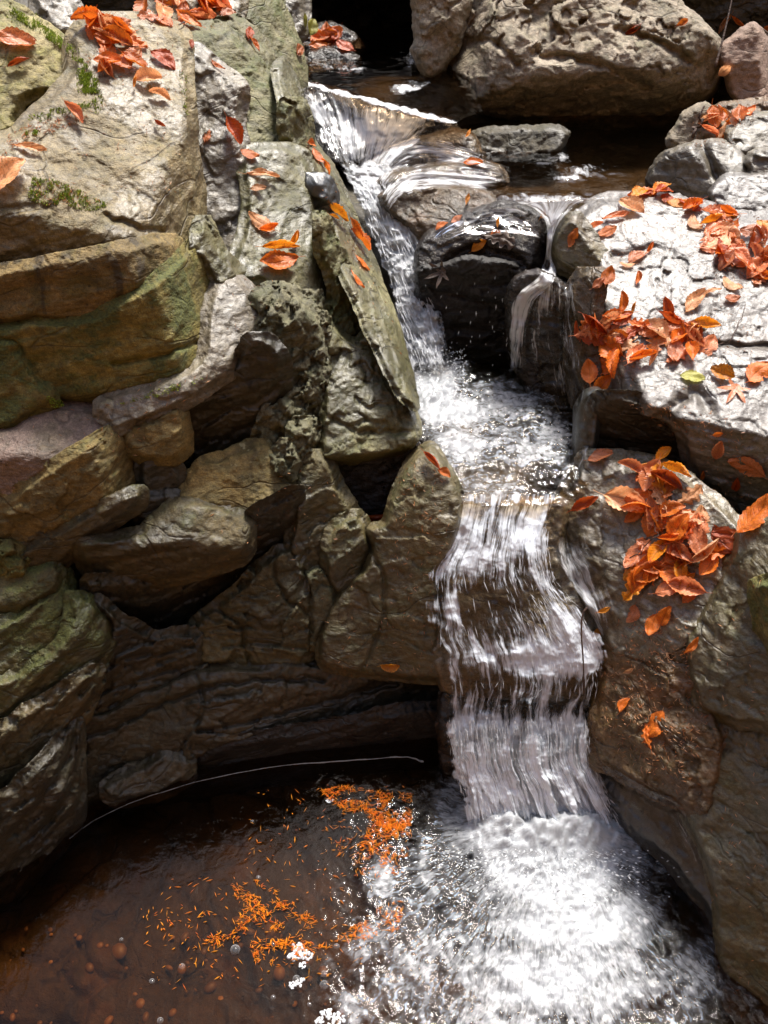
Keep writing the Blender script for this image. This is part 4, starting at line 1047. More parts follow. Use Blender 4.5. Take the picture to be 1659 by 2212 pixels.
# the lower fall breaks into further thin sheets in front of the first
for k in range(2):
    loft('waterfall', [(x, y, zs(y) - .018 * (k + 1)) for x, y in [(956 - 8 * k, 1548), (960, 1590), (970, 1650), (990, 1720), (1000, 1812)]],
         [(x, y, zs(y) - .018 * (k + 1)) for x, y in [(1292, 1548), (1290, 1590), (1290, 1650), (1326, 1720), (1380, 1812)]],
         W['fall'], [[0, 0, 0, 0, 0, 0, 0], [.22, .40, .26, .22, .30, .24, .22], [.50, .60, .54, .52, .60, .52, .45], [.52, .60, .56, .54, .62, .56, .46], [.6, .75, .7, .72, .75, .7, .6], [.1, .2, .2, .2, .2, .2, .1]], ns=130, nr=100, bulge=.012, amp=.009, su=26, sv=2.5, seed=14 + k, fibre=.004, rough=.010, ragged=.16, rec=False)

# --- pools
LOWB = [(1180, 1800, 175, 66, 1.6), (1200, 1880, 165, 90, 1.25), (1240, 1990, 210, 130, .80), (1200, 2110, 290, 130, .66), (1150, 2230, 360, 120, .46), (930, 2080, 170, 190, .37), (930, 1900, 120, 120, .36), (1010, 1760, 80, 90, .55),  # weak blobs on the left paint wavy reflections as pale foam
        (822, 1900, 40, 60, .55), (800, 2040, 50, 60, .5), (760, 2180, 60, 60, .40), (1330, 1790, 60, 40, .6), (1440, 1870, 40, 25, .38), (1490, 2100, 80, 130, .40)]
pool('pool_water', [(-260, 2000), (-160, 1900), (100, 1790), (300, 1690), (600, 1630), (980, 1590), (1300, 1640), (1500, 1790), (1640, 1900), (1680, 2420), (-260, 2420)], 0.0, W['pool'],
     lambda x, y: blobs(x, y, LOWB) * (1 - .75 * np.exp(-(((x - 1470) / 55) ** 2 + ((y - 1950) / 80) ** 2))), res=.0065, chop=.0022, chopf=.013, ff=70, fall=(1180, 1790), seed=21, rec=.0,
     lift=lambda x, y, X, Y: .075 * np.exp(-((x - 1175) / 165) ** 4 - ((y - 1800) / 42) ** 2) * (1 + .3 * fbm(np.stack([X * 17, Y * 14, X * 0], -1), 3, 77)))
MIDB = [(935, 850, 60, 60, 1.2), (980, 890, 105, 48, .85), (950, 800, 60, 40, .8), (1080, 870, 130, 60, .58), (1120, 960, 150, 70, .50), (1060, 1050, 120, 50, .45), (1180, 950, 80, 90, .52), (1000, 960, 80, 60, .66)]
pool('plunge_pool_water', [(880, 770), (1000, 750), (1140, 770), (1200, 850), (1290, 960), (1275, 1040), (1222, 1092), (985, 1092), (900, 1000), (860, 900)], .885, W['mid'],
     lambda x, y: blobs(x, y, MIDB), res=.006, chop=.007, chopf=.014, ff=34, seed=22)
pool('upper_stream_water', [(960, 340), (1000, 270), (1230, 250), (1500, 250), (1480, 420), (1400, 436), (1330, 432), (1230, 440), (1090, 440), (1040, 420)], 1.315, W['still'],
     lambda x, y: blobs(x, y, [(1260, 370, 70, 14, .42), (1180, 345, 40, 10, .4), (1215, 340, 14, 12, .5), (1170, 430, 120, 10, .6), (1230, 385, 40, 6, .5)]), res=.009, chop=.003, chopf=.02, seed=23)
pool('top_stream_water', [(560, 60), (960, 60), (1040, 240), (970, 268), (880, 248), (800, 224), (700, 196), (620, 182), (560, 170)], 1.475, W['still'],
     lambda x, y: blobs(x, y, [(880, 190, 40, 10, .7), (905, 180, 30, 10, .6), (720, 145, 60, 8, .35), (890, 130, 18, 22, .45), (770, 150, 30, 8, .4)]) + .9 * np.exp(-((y - (176 + (x - 632) * .255)) / 5.5) ** 2) * (x > 625), res=.010, chop=.006, chopf=.015, seed=24)

# --- bed of the lower pool
gx = np.arange(-2.0, 1.6, .012); gy = np.arange(.2, 2.1, .012)
X, Y = np.meshgrid(gx, gy)
Z = -.13 - .10 * np.clip((Y - .9) / .6, 0, 1) - .22 * np.exp(-(((X - .35) / .45) ** 2 + ((Y - 1.3) / .4) ** 2)) + .028 * fbm(np.stack([X * 4, Y * 4, X * 0], -1), 4, 31)
cv, ce = chips(np.stack([X * 5 + .3 * vnoise(np.stack([X * 6, Y * 6, X * 0], -1)), Y * 5, X * 0 + .5], -1), 33)
Z = Z + .022 * cv - .03 * np.clip(1 - ce / .09, 0, 1)
P = np.stack([X, Y, Z], -1)
bedm = mesh_np('streambed', P.reshape(-1, 3), gridq(*X.shape)[:, ::-1])
tag(link('streambed', bedm, M['bed']), kind='structure')
px_, py_, d_ = project(P)
record(px_.ravel(), py_.ravel(), d_.ravel(), .04)

# --- bedrock behind and between all the rocks: one sheet laid at the greatest depth of what stands in front of it
D = DMAP.copy()
for _ in range(400):
    nan = np.isnan(D)
    if not nan.any():
        break
    Dp = np.pad(D, 1, constant_values=np.nan)
    st = np.stack([Dp[a:a + D.shape[0], b:b + D.shape[1]] for a in (0, 1, 2) for b in (0, 1, 2)])
    with np.errstate(all='ignore'):
        import warnings
        warnings.simplefilter('ignore')
        m = np.nanmean(st, 0)
    D = np.where(nan, m, D)
for _ in range(2):
    Dp = np.pad(D, 1, mode='edge')
    D = np.max(np.stack([Dp[a:a + D.shape[0], b:b + D.shape[1]] for a in (0, 1, 2) for b in (0, 1, 2)]), 0)
for _ in range(3):
    Dp = np.pad(D, 1, mode='edge')
    D = np.mean(np.stack([Dp[a:a + D.shape[0], b:b + D.shape[1]] for a in (0, 1, 2) for b in (0, 1, 2)]), 0)
D = D + .09
GX, GY = np.meshgrid(DX, DY)
P = ORI + ray(GX, GY) * D[..., None]
D = D + .03 * fbm(P * 6, 3, 41)
P = ORI + ray(GX, GY) * D[..., None]
tag(link('bedrock', mesh_np('bedrock', P.reshape(-1, 3), gridq(*GX.shape)), M['dark']), kind='structure')

# --- unseen wooded valley floor, slopes steepened behind the camera to block low sky
ang = np.linspace(0, 2 * np.pi, 97)
rr_ = np.array([3.2, 4.5, 6, 8, 11, 15, 21, 30, 45, 80, 160, 400])
A, RR = np.meshgrid(ang, rr_)
X, Y = RR * np.sin(A), 2.2 + RR * np.cos(A)
Z = -1.0 + (.45 + .75 * np.clip(-np.cos(A) * 1.6 + .55, 0, 1)) * np.clip(RR - 4.2, 0, 40) + .6 * vnoise(np.stack([X / 5, Y / 5, X * 0], -1), 6) * np.clip(RR / 8, .2, 2)
M['ground'] = rock_mat('forest_floor', (.10, .055, .028), (.16, .08, .035), (.06, .05, .02), .5, rough=.9)
V = np.vstack([np.stack([X, Y, Z], -1).reshape(-1, 3), [[0, 2.2, -1.4]]])
cb = len(V) - 1
tag(link('ground', mesh_np('ground', V, gridq(*X.shape), [(cb, j + 1, j) for j in range(96)]), M['ground']), kind='structure')

# ------------------------------------------------------------------ fallen leaves
BVH = make_bvh()
rng_ = random.Random(77)


def leaf_mesh(kind, var):
    r = random.Random(kind + str(var))
    na, nb = (17, 9)
    V, U = [], []
    bend = r.uniform(-.5, .9); cup = r.uniform(-.35, .6); tw = r.uniform(-.5, .5); side = r.uniform(-.12, .12)
    roll = r.choice([0, 0, 0, 1.0]) if kind == 'beech' else 0
    if kind == 'curled':
        roll, bend = r.uniform(1.6, 2.6), r.uniform(.2, .9)
    fold = r.choice([0, 0, .35, -.2, .7]); wave = r.uniform(.015, .040); ph = r.uniform(0, 6)
    nt = [(r.uniform(.2, .9), r.choice((-1, 1)), r.uniform(.15, .55), r.uniform(.03, .08)) for _ in range(r.choice((0, 0, 1, 2)))]
    for i in range(na):
        s = i / (na - 1)
        if kind == 'oak':
            w_ = .27 * max(.02, math.sin(math.pi * min(1, s * .97 + .02) ** 1.25)) ** .7 * (.74 + .34 * math.sin(2 * math.pi * (4.0 * s - .12)))
        elif kind == 'narrow':
            w_ = .15 * math.sin(math.pi * (.02 + .97 * s)) ** .9
        else:
            w_ = .31 * math.sin(math.pi * (.015 + .97 * s) ** .86) ** .8 * (1 + (.07 if i % 2 else -.05))
        for j in range(nb):
            v = j / (nb - 1) * 2 - 1
            x = s - .5 + (.04 * abs(v) if kind != 'oak' else 0.06 * abs(v))
            y = v * w_
            for (n0, sd_, dp, wd_) in nt:
                if v * sd_ > 0:
                    y *= 1 - dp * math.exp(-((s - n0) / wd_) ** 2)
            fr = (s - .22 * abs(v)) * 9
            z = wave * abs((fr % 1) - .5) * 2 * (1 - .4 * abs(v)) if kind != 'oak' else 0
            z += .02 * math.sin(7 * s + ph + 2 * v) + .25 * abs(y) * (.5 + cup)
            if roll:
                a = v * roll * (.75 + .5 * s)
                rad_ = w_ / max(.4, roll)
                y = rad_ * math.sin(a); z += rad_ * (1 - math.cos(a))
            z += .045 * vn(5 * s, 3 * v, ph) + .02 * vn(11 * s, 7 * v, ph) + fold * abs(y)
            z += bend * .42 * (s - .45) ** 2 + tw * y * (s - .5)
            y += side * math.sin(math.pi * s)
            V.append((x, y, z)); U.append((s, v))
    F = [(i * nb + j, (i + 1) * nb + j, (i + 1) * nb + j + 1, i * nb + j + 1) for i in range(na - 1) for j in range(nb - 1)]
    b = len(V)                                                    # stalk
    L = r.uniform(.12, .26); z0 = V[nb // 2][2]; sw = r.uniform(-.06, .06)
    for k in range(4):
        q = k / 3
        for a in range(3):
            V.append((-.49 - L * q, .008 * math.cos(a * 2.1) + sw * q * q, z0 + .008 * math.sin(a * 2.1) + .04 * q * q)); U.append((0, 0))
    T = []
    for k in range(3):
        for a in range(3):
            p, q = b + k * 3 + a, b + k * 3 + (a + 1) % 3
            F.append((p, q, q + 3, p + 3))
    me = mesh_np('leaf', V, F)
    uvset(me, U)
    return me


def maple_mesh(var):
    r = random.Random(var + 500)
    V = [(0, 0, 0)]; U = [(.5, 0)]
    n = 60
    rings = 4
    lob = [(0, 1.0), (55, .9), (-55, .9), (112, .62), (-112, .62)]
    for q in range(1, rings + 1):
        for i in range(n):
            a = i / n * 360 - 180
            rr = .20
            for la, lr in lob:
                d_ = abs((a - la + 180) % 360 - 180)
                rr = max(rr, lr * (1 - d_ / 30) + .06 * math.sin(d_ * .9), .24)
            rr *= .55 * q / rings
            x, y = rr * math.cos(math.radians(a)), rr * math.sin(math.radians(a))
            V.append((x, y, .25 * (x * x + y * y) + .05 * math.sin(5 * x + 4 * y + var) + .06 * abs(y)))
            U.append((x + .5, y * 2))
    F, T = [], [(0, 1 + i, 1 + (i + 1) % n) for i in range(n)]
    for q in range(rings - 1):
        for i in range(n):
            a, b = 1 + q * n + i, 1 + q * n + (i + 1) % n
            F.append((a, a + n, b + n, b))
    me = mesh_np('leaf', V, F, T)
    uvset(me, U)
    return me


LEAFS = {}


def vn(a, b, c):
    return math.sin(a + 1.7 * math.sin(b + c)) * math.cos(b * 1.3 + 2 * math.sin(a * .7 + c))



def get_leaf(kind, colour, var):
    k = (kind, colour, var)
    if k not in LEAFS:
        me = maple_mesh(var) if kind == 'maple' else leaf_mesh(kind, var)
        me.materials.append(LM[colour])
        LEAFS[k] = me
    return LEAFS[k]


CR, CU = np.array([1.0, 0, 0]), np.array([0, SP, CP])
COUNT = [0]


def put_leaf(px, py, size, ang, kind, colour, label, group=None, lift=.006, tilt=.22, var=None, stand=0.0, cat='leaf'):
    h, n, t = cast(px, py)
    if h is None:
        return None
    ns = Vector((0, 0, 0))
    for dx, dy in ((0, 0), (14, 0), (-14, 0), (0, 14), (0, -14)):
        h2, n2, t2 = cast(px + dx, py + dy)
        if h2 is not None and abs(t2 - t) < .15:
            ns += n2
    n = ns.normalized()
    rv = Vector(ray(px, py)).normalized()
    n = (n + Vector((rng_.uniform(-tilt, tilt), rng_.uniform(-tilt, tilt), rng_.uniform(0, tilt))) - rv * stand).normalized()
    a = math.radians(ang)
    dv = Vector(CR * math.cos(a) + CU * math.sin(a))
    x = (dv - n * dv.dot(n)).normalized()
    y = n.cross(x)
    sz = size * KPX * t * 1.06
    Mx = Matrix((x, y, n)).transposed().to_4x4()
    Mx.translation = h + n * lift
    var = var if var is not None else rng_.randrange(8)
    o = bpy.data.objects.new({'beech': 'beech_leaf', 'curled': 'beech_leaf', 'narrow': 'narrow_leaf', 'oak': 'oak_leaf', 'maple': 'maple_leaf'}[kind], get_leaf(kind, colour, var))
    col.objects.link(o)
    o.matrix_world = Mx @ Matrix.Diagonal((sz, sz * rng_.uniform(.85, 1.15), sz, 1))
    COUNT[0] += 1
    return tag(o, label, cat, group)


CW = {'orange': 'bright orange', 'russet': 'dark russet', 'amber': 'amber yellow', 'pale': 'pale peach', 'rosy': 'glossy rosy', 'brown': 'dull brown', 'green': 'yellow-green'}
SINGLE = [
    (30, 92, 78, 10, 'beech', 'rosy', 'big pale rosy leaf lying on the mossy boulder', 0), (38, 142, 48, 30, 'curled', 'russet', 'curled russet leaf on the mossy boulder, above its hollow', .3),
    (350, 134, 58, -32, 'beech', 'russet', 'ribbed russet leaf alone near the right rim of the main slab', .2), (290, 186, 28, 80, 'curled', 'amber', 'small upright amber leaf on the main slab', .6),
    (322, 176, 56, 200, 'beech', 'pale', 'flat pale peach leaf beside the small upright amber leaf', 0), (346, 214, 44, 170, 'curled', 'pale', 'cupped pale leaf on the main slab below the flat peach leaf', .2),
    (160, 250, 58, -50, 'curled', 'rosy', 'folded rosy leaf in front of the mossy boulder\'s hollow', .2), (346, 272, 26, -30, 'curled', 'russet', 'tiny dark curled leaf in the middle of the main slab', .3),
    (64, 326, 62, 4, 'narrow', 'pale', 'narrow peach leaf at the left edge above the huge leaf', 0), (18, 388, 100, 55, 'beech', 'pale', 'huge pale ribbed leaf cut by the left edge', 0),
    (448, 296, 30, 75, 'beech', 'orange', 'small orange leaf stuck on the upright pale rib', 0), (502, 286, 62, -62, 'beech', 'russet', 'long russet leaf on the right edge of the upright pale rib', .2),
    (538, 337, 40, -15, 'beech', 'orange', 'orange leaf at the foot of the dark hollow flank', 0), (566, 384, 66, 6, 'narrow', 'pale', 'long pale peach leaf on the middle ledge', 0), (556, 412, 34, 20, 'beech', 'pale', 'small faded leaf below the long pale leaf', 0),
    (562, 486, 62, 160, 'beech', 'pale', 'crumpled pale orange leaf high on the middle ledge', .2), (580, 494, 40, 20, 'curled', 'orange', 'curled orange leaf overlapping the crumpled pale one', .3),
    (632, 522, 42, 65, 'curled', 'amber', 'upright amber leaf at the mossy rim of the middle ledge', .6), (600, 541, 78, 10, 'curled', 'amber', 'rolled amber leaf, upper of the pair on the middle ledge', .5), (602, 568, 82, 200, 'beech', 'orange', 'broad crumpled orange leaf, lower of the pair on the middle ledge', .4),
    (668, 315, 28, 20, 'beech', 'orange', 'small orange leaf at the top of the outer rib', .2), (684, 340, 40, -50, 'beech', 'rosy', 'rosy wet leaf high on the outer rib', 0), (698, 362, 36, -40, 'beech', 'orange', 'orange wet leaf just above the small dark stone', 0),
    (722, 462, 54, -20, 'curled', 'amber', 'arched amber leaf on the outer rib', .5), (716, 470, 28, -5, 'narrow', 'amber', 'small amber leaf tucked under the arched one', .2), (762, 500, 52, -60, 'curled', 'orange', 'standing folded orange leaf on the outer rib by the chute', .6), (772, 522, 56, -40, 'beech', 'orange', 'flat orange leaf under the standing folded one', .1),
    (780, 570, 40, -10, 'beech', 'orange', 'ragged orange leaf on the outer rib below the folded one', .1), (768, 606, 44, -50, 'narrow', 'orange', 'narrow orange leaf lowest on the outer rib', .2),
    (470, 146, 38, -42, 'narrow', 'orange', 'thin orange leaf on the top of the pale rib', 0), (545, 98, 42, -60, 'narrow', 'orange', 'orange leaf strip in the gap by the streaked rib', .2), (538, 76, 30, 80, 'beech', 'russet', 'russet leaf in the gap by the streaked rib', .3),
    (478, 14, 40, 60, 'beech', 'orange', 'orange leaf at the top edge left of the streaked rib', .4), (492, 34, 34, 20, 'beech', 'rosy', 'rosy leaf under the top edge left of the streaked rib', .2), (412, 100, 22, 80, 'beech', 'russet', 'little russet leaf in the crack right of the main slab', .3),
    (1365, 66, 40, 30, 'curled', 'russet', 'folded russet leaf on the great boulder', .3), (1566, 50, 40, 240, 'curled', 'pale', 'dried tan leaf hanging by the tan block', .7), (1592, 48, 34, -40, 'curled', 'orange', 'orange leaf hanging beside the dried tan leaf', .6),
    (1654, 70, 34, 50, 'beech', 'orange', 'orange leaf behind the tan block at the right edge', .3),
    (1568, 150, 30, 40, 'beech', 'pale', 'pale leaf caught between the boulder and the tan block', .4), (1562, 172, 30, 80, 'curled', 'russet', 'russet leaf caught between the boulder and the tan block', .4),
    (1007, 294, 24, 60, 'narrow', 'amber', 'thin amber leaf at the tip of the flat dark stone', .5), (1020, 357, 40, 5, 'beech', 'orange', 'wet orange leaf on the braided rock humps', .1), (1386, 354, 30, 90, 'beech', 'russet', 'round russet leaf standing in the upper pool', .8), (1382, 381, 30, 10, 'beech', 'pale', 'pale leaf floating just below the round russet one', .1),
    (1076, 522, 72, -24, 'oak', 'brown', 'dull brown oak leaf on the black glistening hump', .2), (1034, 530, 36, 40, 'beech', 'amber', 'amber leaf beside the dull brown oak leaf', .3), (1070, 508, 22, 20, 'beech', 'orange', 'orange leaf tip behind the oak leaf', .2), (955, 588, 66, 200, 'maple', 'brown', 'dark soaked maple leaf at the left foot of the black hump', .2),
    (1075, 484, 22, 85, 'narrow', 'amber', 'tiny amber leaf upright on the crest of the black hump', .5), (1010, 436, 26, 75, 'narrow', 'amber', 'amber sliver above the crest of the black hump', .3), (988, 478, 26, 30, 'beech', 'rosy', 'wet rosy leaf on the left shoulder of the black hump', .1), (955, 492, 28, 25, 'beech', 'orange', 'orange leaf lowest on the left shoulder of the black hump', .1),
    (1168, 466, 24, 60, 'narrow', 'amber', 'small amber leaf at the head of the side trickle', .3), (1365, 450, 62, 130, 'beech', 'pale', 'bleached pale leaf at the back of the silvery slab', 0), (1328, 474, 54, 5, 'narrow', 'rosy', 'long faded leaf lying flat left of the bleached one', 0),
    (1312, 504, 42, 200, 'beech', 'orange', 'round ribbed orange leaf near the slab\'s upstream nose', .2), (1242, 516, 40, 55, 'beech', 'orange', 'orange leaf hanging over the dark nose of the slab', .2), (1284, 492, 36, 20, 'curled', 'rosy', 'rosy curled leaf behind the round ribbed leaf', .1),
    (1378, 560, 46, 30, 'beech', 'rosy', 'crumpled rosy leaf in the middle of the silvery slab', .1), (1400, 540, 30, 60, 'curled', 'orange', 'small orange curl above the crumpled rosy leaf', .3), (1355, 575, 30, 160, 'beech', 'pale', 'pale leaf scrap left of the crumpled rosy leaf', 0),
    (1503, 487, 44, 100, 'beech', 'pale', 'round pale leaf at the near edge of the right drift', .1), (1312, 600, 42, 70, 'beech', 'orange', 'squarish orange leaf on the left rim of the slab', .2), (1375, 606, 34, 80, 'curled', 'orange', 'cupped orange leaf right of the squarish one', .3),
    (1292, 612, 30, 40, 'beech', 'rosy', 'rosy wet leaf on the white left rim of the slab', 0), (1536, 636, 42, 5, 'narrow', 'pale', 'thin pale leaf right of the slab heap', 0), (1578, 648, 34, 10, 'beech', 'rosy', 'rosy leaf with a dark stalk right of the slab heap', .1), (1582, 618, 48, 120, 'beech', 'pale', 'ghost-pale ribbed leaf right of the slab heap', 0),
    (1340, 662, 54, 85, 'curled', 'orange', 'peaked orange leaf at the back of the slab heap', .6), (1368, 672, 28, 75, 'curled', 'amber', 'small amber peak beside the peaked orange leaf', .6), (1438, 682, 66, 95, 'curled', 'russet', 'tall standing russet leaf over the slab heap', .8), (1502, 656, 62, 50, 'beech', 'pale', 'bleached leaf leaning behind the standing russet one', .1), (1520, 706, 60, -15, 'curled', 'amber', 'folded amber leaf at the right end of the slab heap', .5),
    (1302, 834, 50, 40, 'beech', 'orange', 'broad orange leaf hanging over the slab\'s lip', .4), (1274, 806, 50, 95, 'beech', 'orange', 'upright orange leaf pasted on the slab\'s left edge', .5), (1254, 716, 44, 95, 'narrow', 'russet', 'narrow russet leaf left of the slab heap, over the trickle', .4),
    (1560, 808, 50, 150, 'beech', 'amber', 'squarish peach leaf on the front of the slab', .2), (1642, 812, 66, 38, 'beech', 'orange', 'orange folded leaf at the right edge of the slab', .3), (1588, 840, 86, 235, 'maple', 'rosy', 'wet rosy lobed leaf on the front of the slab', 0), (1494, 818, 48, -20, 'beech', 'green', 'greenish faded leaf near the slab\'s front lip', 0),
    (1552, 968, 44, 70, 'beech', 'rosy', 'rosy leaf on the slab\'s sloping front', .1), (1550, 936, 20, 20, 'beech', 'orange', 'tiny orange leaf on the slab\'s sloping front', .2), (1590, 1040, 38, 80, 'beech', 'russet', 'egg-shaped russet leaf low on the slab\'s front', .1), (1618, 1004, 76, 175, 'beech', 'rosy', 'large ribbed rosy leaf at the right edge of the slab\'s front', 0), (1520, 1022, 26, 70, 'narrow', 'orange', 'orange sliver on the slab\'s mossy front edge', .3),
    (1298, 992, 52, 0, 'beech', 'rosy', 'flat rosy leaf under the black hollow', .1), (1264, 1090, 62, 22, 'curled', 'russet', 'arched russet leaf at the lip of the slide', .4), (1352, 1084, 92, -18, 'beech', 'pale', 'big pale pointed leaf left of the ledge heap', .1), (1432, 988, 42, 42, 'beech', 'amber', 'amber leaf rising at the back of the ledge heap', .4), (1384, 1012, 40, 20, 'narrow', 'amber', 'bright amber leaf at the top left of the ledge heap', .3),
    (1306, 1317, 30, 20, 'narrow', 'amber', 'thin amber leaf at the right rim of the slide', .2), (1294, 1366, 24, 70, 'beech', 'amber', 'small glossy amber leaf beside the sliding water', .3), (842, 1432, 38, 5, 'beech', 'amber', 'lone round amber leaf on the leaning smooth slab', .2),
    (934, 1000, 54, -52, 'curled', 'russet', 'long russet leaf on the top edge of the leaning slab', .3), (956, 1026, 30, -30, 'beech', 'orange', 'short orange leaf on the top edge of the leaning slab', .2), (806, 1112, 64, 10, 'curled', 'russet', 'wet dark russet leaf in the black hollow by the slab', .4),
    (1362, 1446, 28, 25, 'narrow', 'pale', 'small pale leaf on the rusty slope', .1), (1352, 1527, 36, 60, 'beech', 'orange', 'orange leaf low on the left of the rusty slope', .2), (1418, 1566, 62, 55, 'beech', 'orange', 'bright orange leaf, upper half of the pair on the rusty slope', .2), (1404, 1596, 46, 110, 'oak', 'orange', 'ragged orange leaf, lower half of the pair on the rusty slope', .2),
    (1494, 1394, 46, 45, 'narrow', 'orange', 'slanting pale orange leaf on the rusty slope\'s top', .2), (1634, 1120, 96, 42, 'beech', 'orange', 'large orange leaf bridging the slab and the right wall', .3), (868, 688, 34, 100, 'curled', 'russet', 'russet leaf swept along in the chute', .3),
    (656, 46, 26, 100, 'curled', 'green', 'tiny yellow-green leaf at the mouth of the dark hollow', .7), (672, 62, 34, 80, 'beech', 'green', 'pale green leaf at the mouth of the dark hollow', .5), (645, 112, 30, 40, 'beech', 'rosy', 'rosy leaf between the stones at the hollow\'s mouth', .3), (1470, 52, 26, 30, 'beech', 'orange', 'orange speck of a leaf on the boulder\'s right shoulder', .2),
    (1440, 1330, 46, 60, 'beech', 'orange', 'orange leaf lowest but one under the ledge heap', .2), (1412, 1350, 46, 250, 'beech', 'orange', 'broad orange leaf lowest under the ledge heap', .2), (1368, 1324, 40, 240, 'beech', 'rosy', 'ribbed rosy leaf below the left side of the ledge heap', .2), (1492, 1290, 44, 40, 'beech', 'orange', 'orange leaf against the right wall below the ledge heap', .3),
]
# heaps first, so that the single leaves lie on top
HEAPS = [  # pale and rosy shares raised, their colour also stands for wet glare
    ('the big ledge heap', [(1360, 1010), (1440, 1000), (1490, 1060), (1550, 1130), (1590, 1165), (1565, 1220), (1530, 1255), (1480, 1290), (1420, 1290), (1380, 1275), (1345, 1230), (1380, 1150), (1375, 1070)], 56, (46, 66), ['orange', 'orange', 'rosy', 'russet', 'amber', 'rosy', 'orange', 'pale']),
    ('the silvery slab heap', [(1262, 700), (1300, 690), (1345, 690), (1400, 705), (1450, 690), (1510, 700), (1548, 730), (1520, 765), (1450, 775), (1370, 785), (1300, 795), (1268, 760)], 44, (40, 62), ['orange', 'russet', 'orange', 'russet', 'rosy', 'orange', 'rosy', 'pale']),
    ('the right edge drift', [(1505, 470), (1560, 455), (1610, 470), (1650, 500), (1700, 540), (1700, 640), (1650, 630), (1590, 590), (1530, 530)], 44, (40, 58), ['orange', 'orange', 'amber', 'rosy', 'russet', 'rosy', 'pale', 'rosy']),
    ('the row beside the upper pool', [(1350, 412), (1420, 412), (1480, 425), (1530, 452), (1500, 465), (1430, 440), (1370, 428)], 12, (32, 46), ['orange', 'amber', 'rosy', 'russet']),
    ('the gap between the far right stones', [(1510, 262), (1560, 235), (1655, 232), (1655, 250), (1605, 262), (1572, 296), (1530, 315)], 14, (28, 42), ['orange', 'rosy', 'orange', 'pale']),
    ('the upper left heap', [(175, 52), (230, 48), (280, 62), (288, 92), (250, 106), (205, 98), (180, 80)], 17, (44, 60), ['orange', 'amber', 'orange', 'pale', 'orange']),
    ('the back ledge litter', [(315, 5), (420, -8), (490, 5), (485, 32), (410, 58), (335, 60), (305, 52)], 17, (40, 60), ['orange', 'rosy', 'pale', 'orange']),
    ('the leaves by the dark hollow', [(662, 68), (750, 72), (752, 104), (690, 106)], 9, (32, 50), ['orange', 'russet', 'orange']),
    ('the sparse main slab patch', [(190, 112), (290, 112), (330, 150), (250, 168), (205, 150)], 8, (34, 56), ['pale', 'orange', 'rosy']),
]


def inpoly(x, y, poly):
    c = False
    for (ax, ay), (bx, by) in zip(poly, poly[1:] + poly[:1]):
        if (ay > y) != (by > y) and x < ax + (y - ay) / (by - ay) * (bx - ax):
            c = not c
    return c


def rand_in(poly, r):
    xs = [p[0] for p in poly]; ys = [p[1] for p in poly]
    while True:
        x, y = r.uniform(min(xs), max(xs)), r.uniform(min(ys), max(ys))
        if inpoly(x, y, poly):
            return x, y


for place, poly, n, (s0, s1), cols in HEAPS:
    cx = sum(p[0] for p in poly) / len(poly); cy = sum(p[1] for p in poly) / len(poly)
    wx = max(p[0] for p in poly) - min(p[0] for p in poly); wy = max(p[1] for p in poly) - min(p[1] for p in poly)
    for k in range(n):
        best = None
        x, y = rand_in(poly, rng_)
        c = rng_.choice(cols)
        kind = rng_.choice(['beech', 'beech', 'beech', 'curled', 'oak' if s0 > 39 else 'beech'])
        dx, dy = (x - cx) / wx, (y - cy) / wy
        sect = ('upper ' if dy < -.17 else 'lower ' if dy > .17 else '') + ('left' if dx < -.17 else 'right' if dx > .17 else '')
        sect = {'': 'middle', 'upper ': 'top', 'lower ': 'bottom'}.get(sect, sect + ' side')
        shape = {'beech': 'oval leaf', 'curled': 'curled-up leaf', 'oak': 'wavy-edged leaf'}[kind]
        put_leaf(x, y, 1.14 * rng_.uniform(s0, s1), rng_.uniform(0, 360), kind, c, f'{CW[c]} {shape}, {sect} of {place}', 'leaves in ' + place if not place.startswith('the gap') and not place.startswith('the wet') else 'leaves among ' + place.replace('the gap between ', ''), lift=.004 + .014 * k / n, tilt=.24, stand=.15)
for (x, y, s_, a, kd, c, lab, st) in SINGLE:
    put_leaf(x, y, s_, a, kd, c, lab, 'leaves lying singly on the rocks', lift=.008 + .012 * st, tilt=.12, stand=st)

# ------------------------------------------------------------------ needles, moss, twigs, pebbles, bubbles, spray


def specks(name, items, mat, kind='stuff', label=None):
    """items: (point, axis, side, length, width): many little spindle-shaped bodies in one mesh"""
    V, T = [], []
    for (p, a, b, L, wd) in items:
        p, a, b = Vector(p), Vector(a).normalized(), Vector(b)
        b = (b - a * b.dot(a)).normalized()
        c = a.cross(b)
        o = len(V)
        V.append(p - a * L / 2)
        for k in range(4):
            an = k * math.pi / 2
            V.append(p + (b * math.cos(an) + c * math.sin(an) * .6) * wd / 2)
        V.append(p + a * L / 2)
        for k in range(4):
            T.append((o, o + 1 + (k + 1) % 4, o + 1 + k)); T.append((o + 5, o + 1 + k, o + 1 + (k + 1) % 4))
    me = mesh_np(name, [tuple(v) for v in V], None, T, smooth=False)
    return tag(link(name, me, mat), label, kind=kind)


rn = random.Random(5)


def rvec(r, z=1.0):
    return Vector((r.gauss(0, 1), r.gauss(0, 1), r.gauss(0, 1) * z)).normalized()


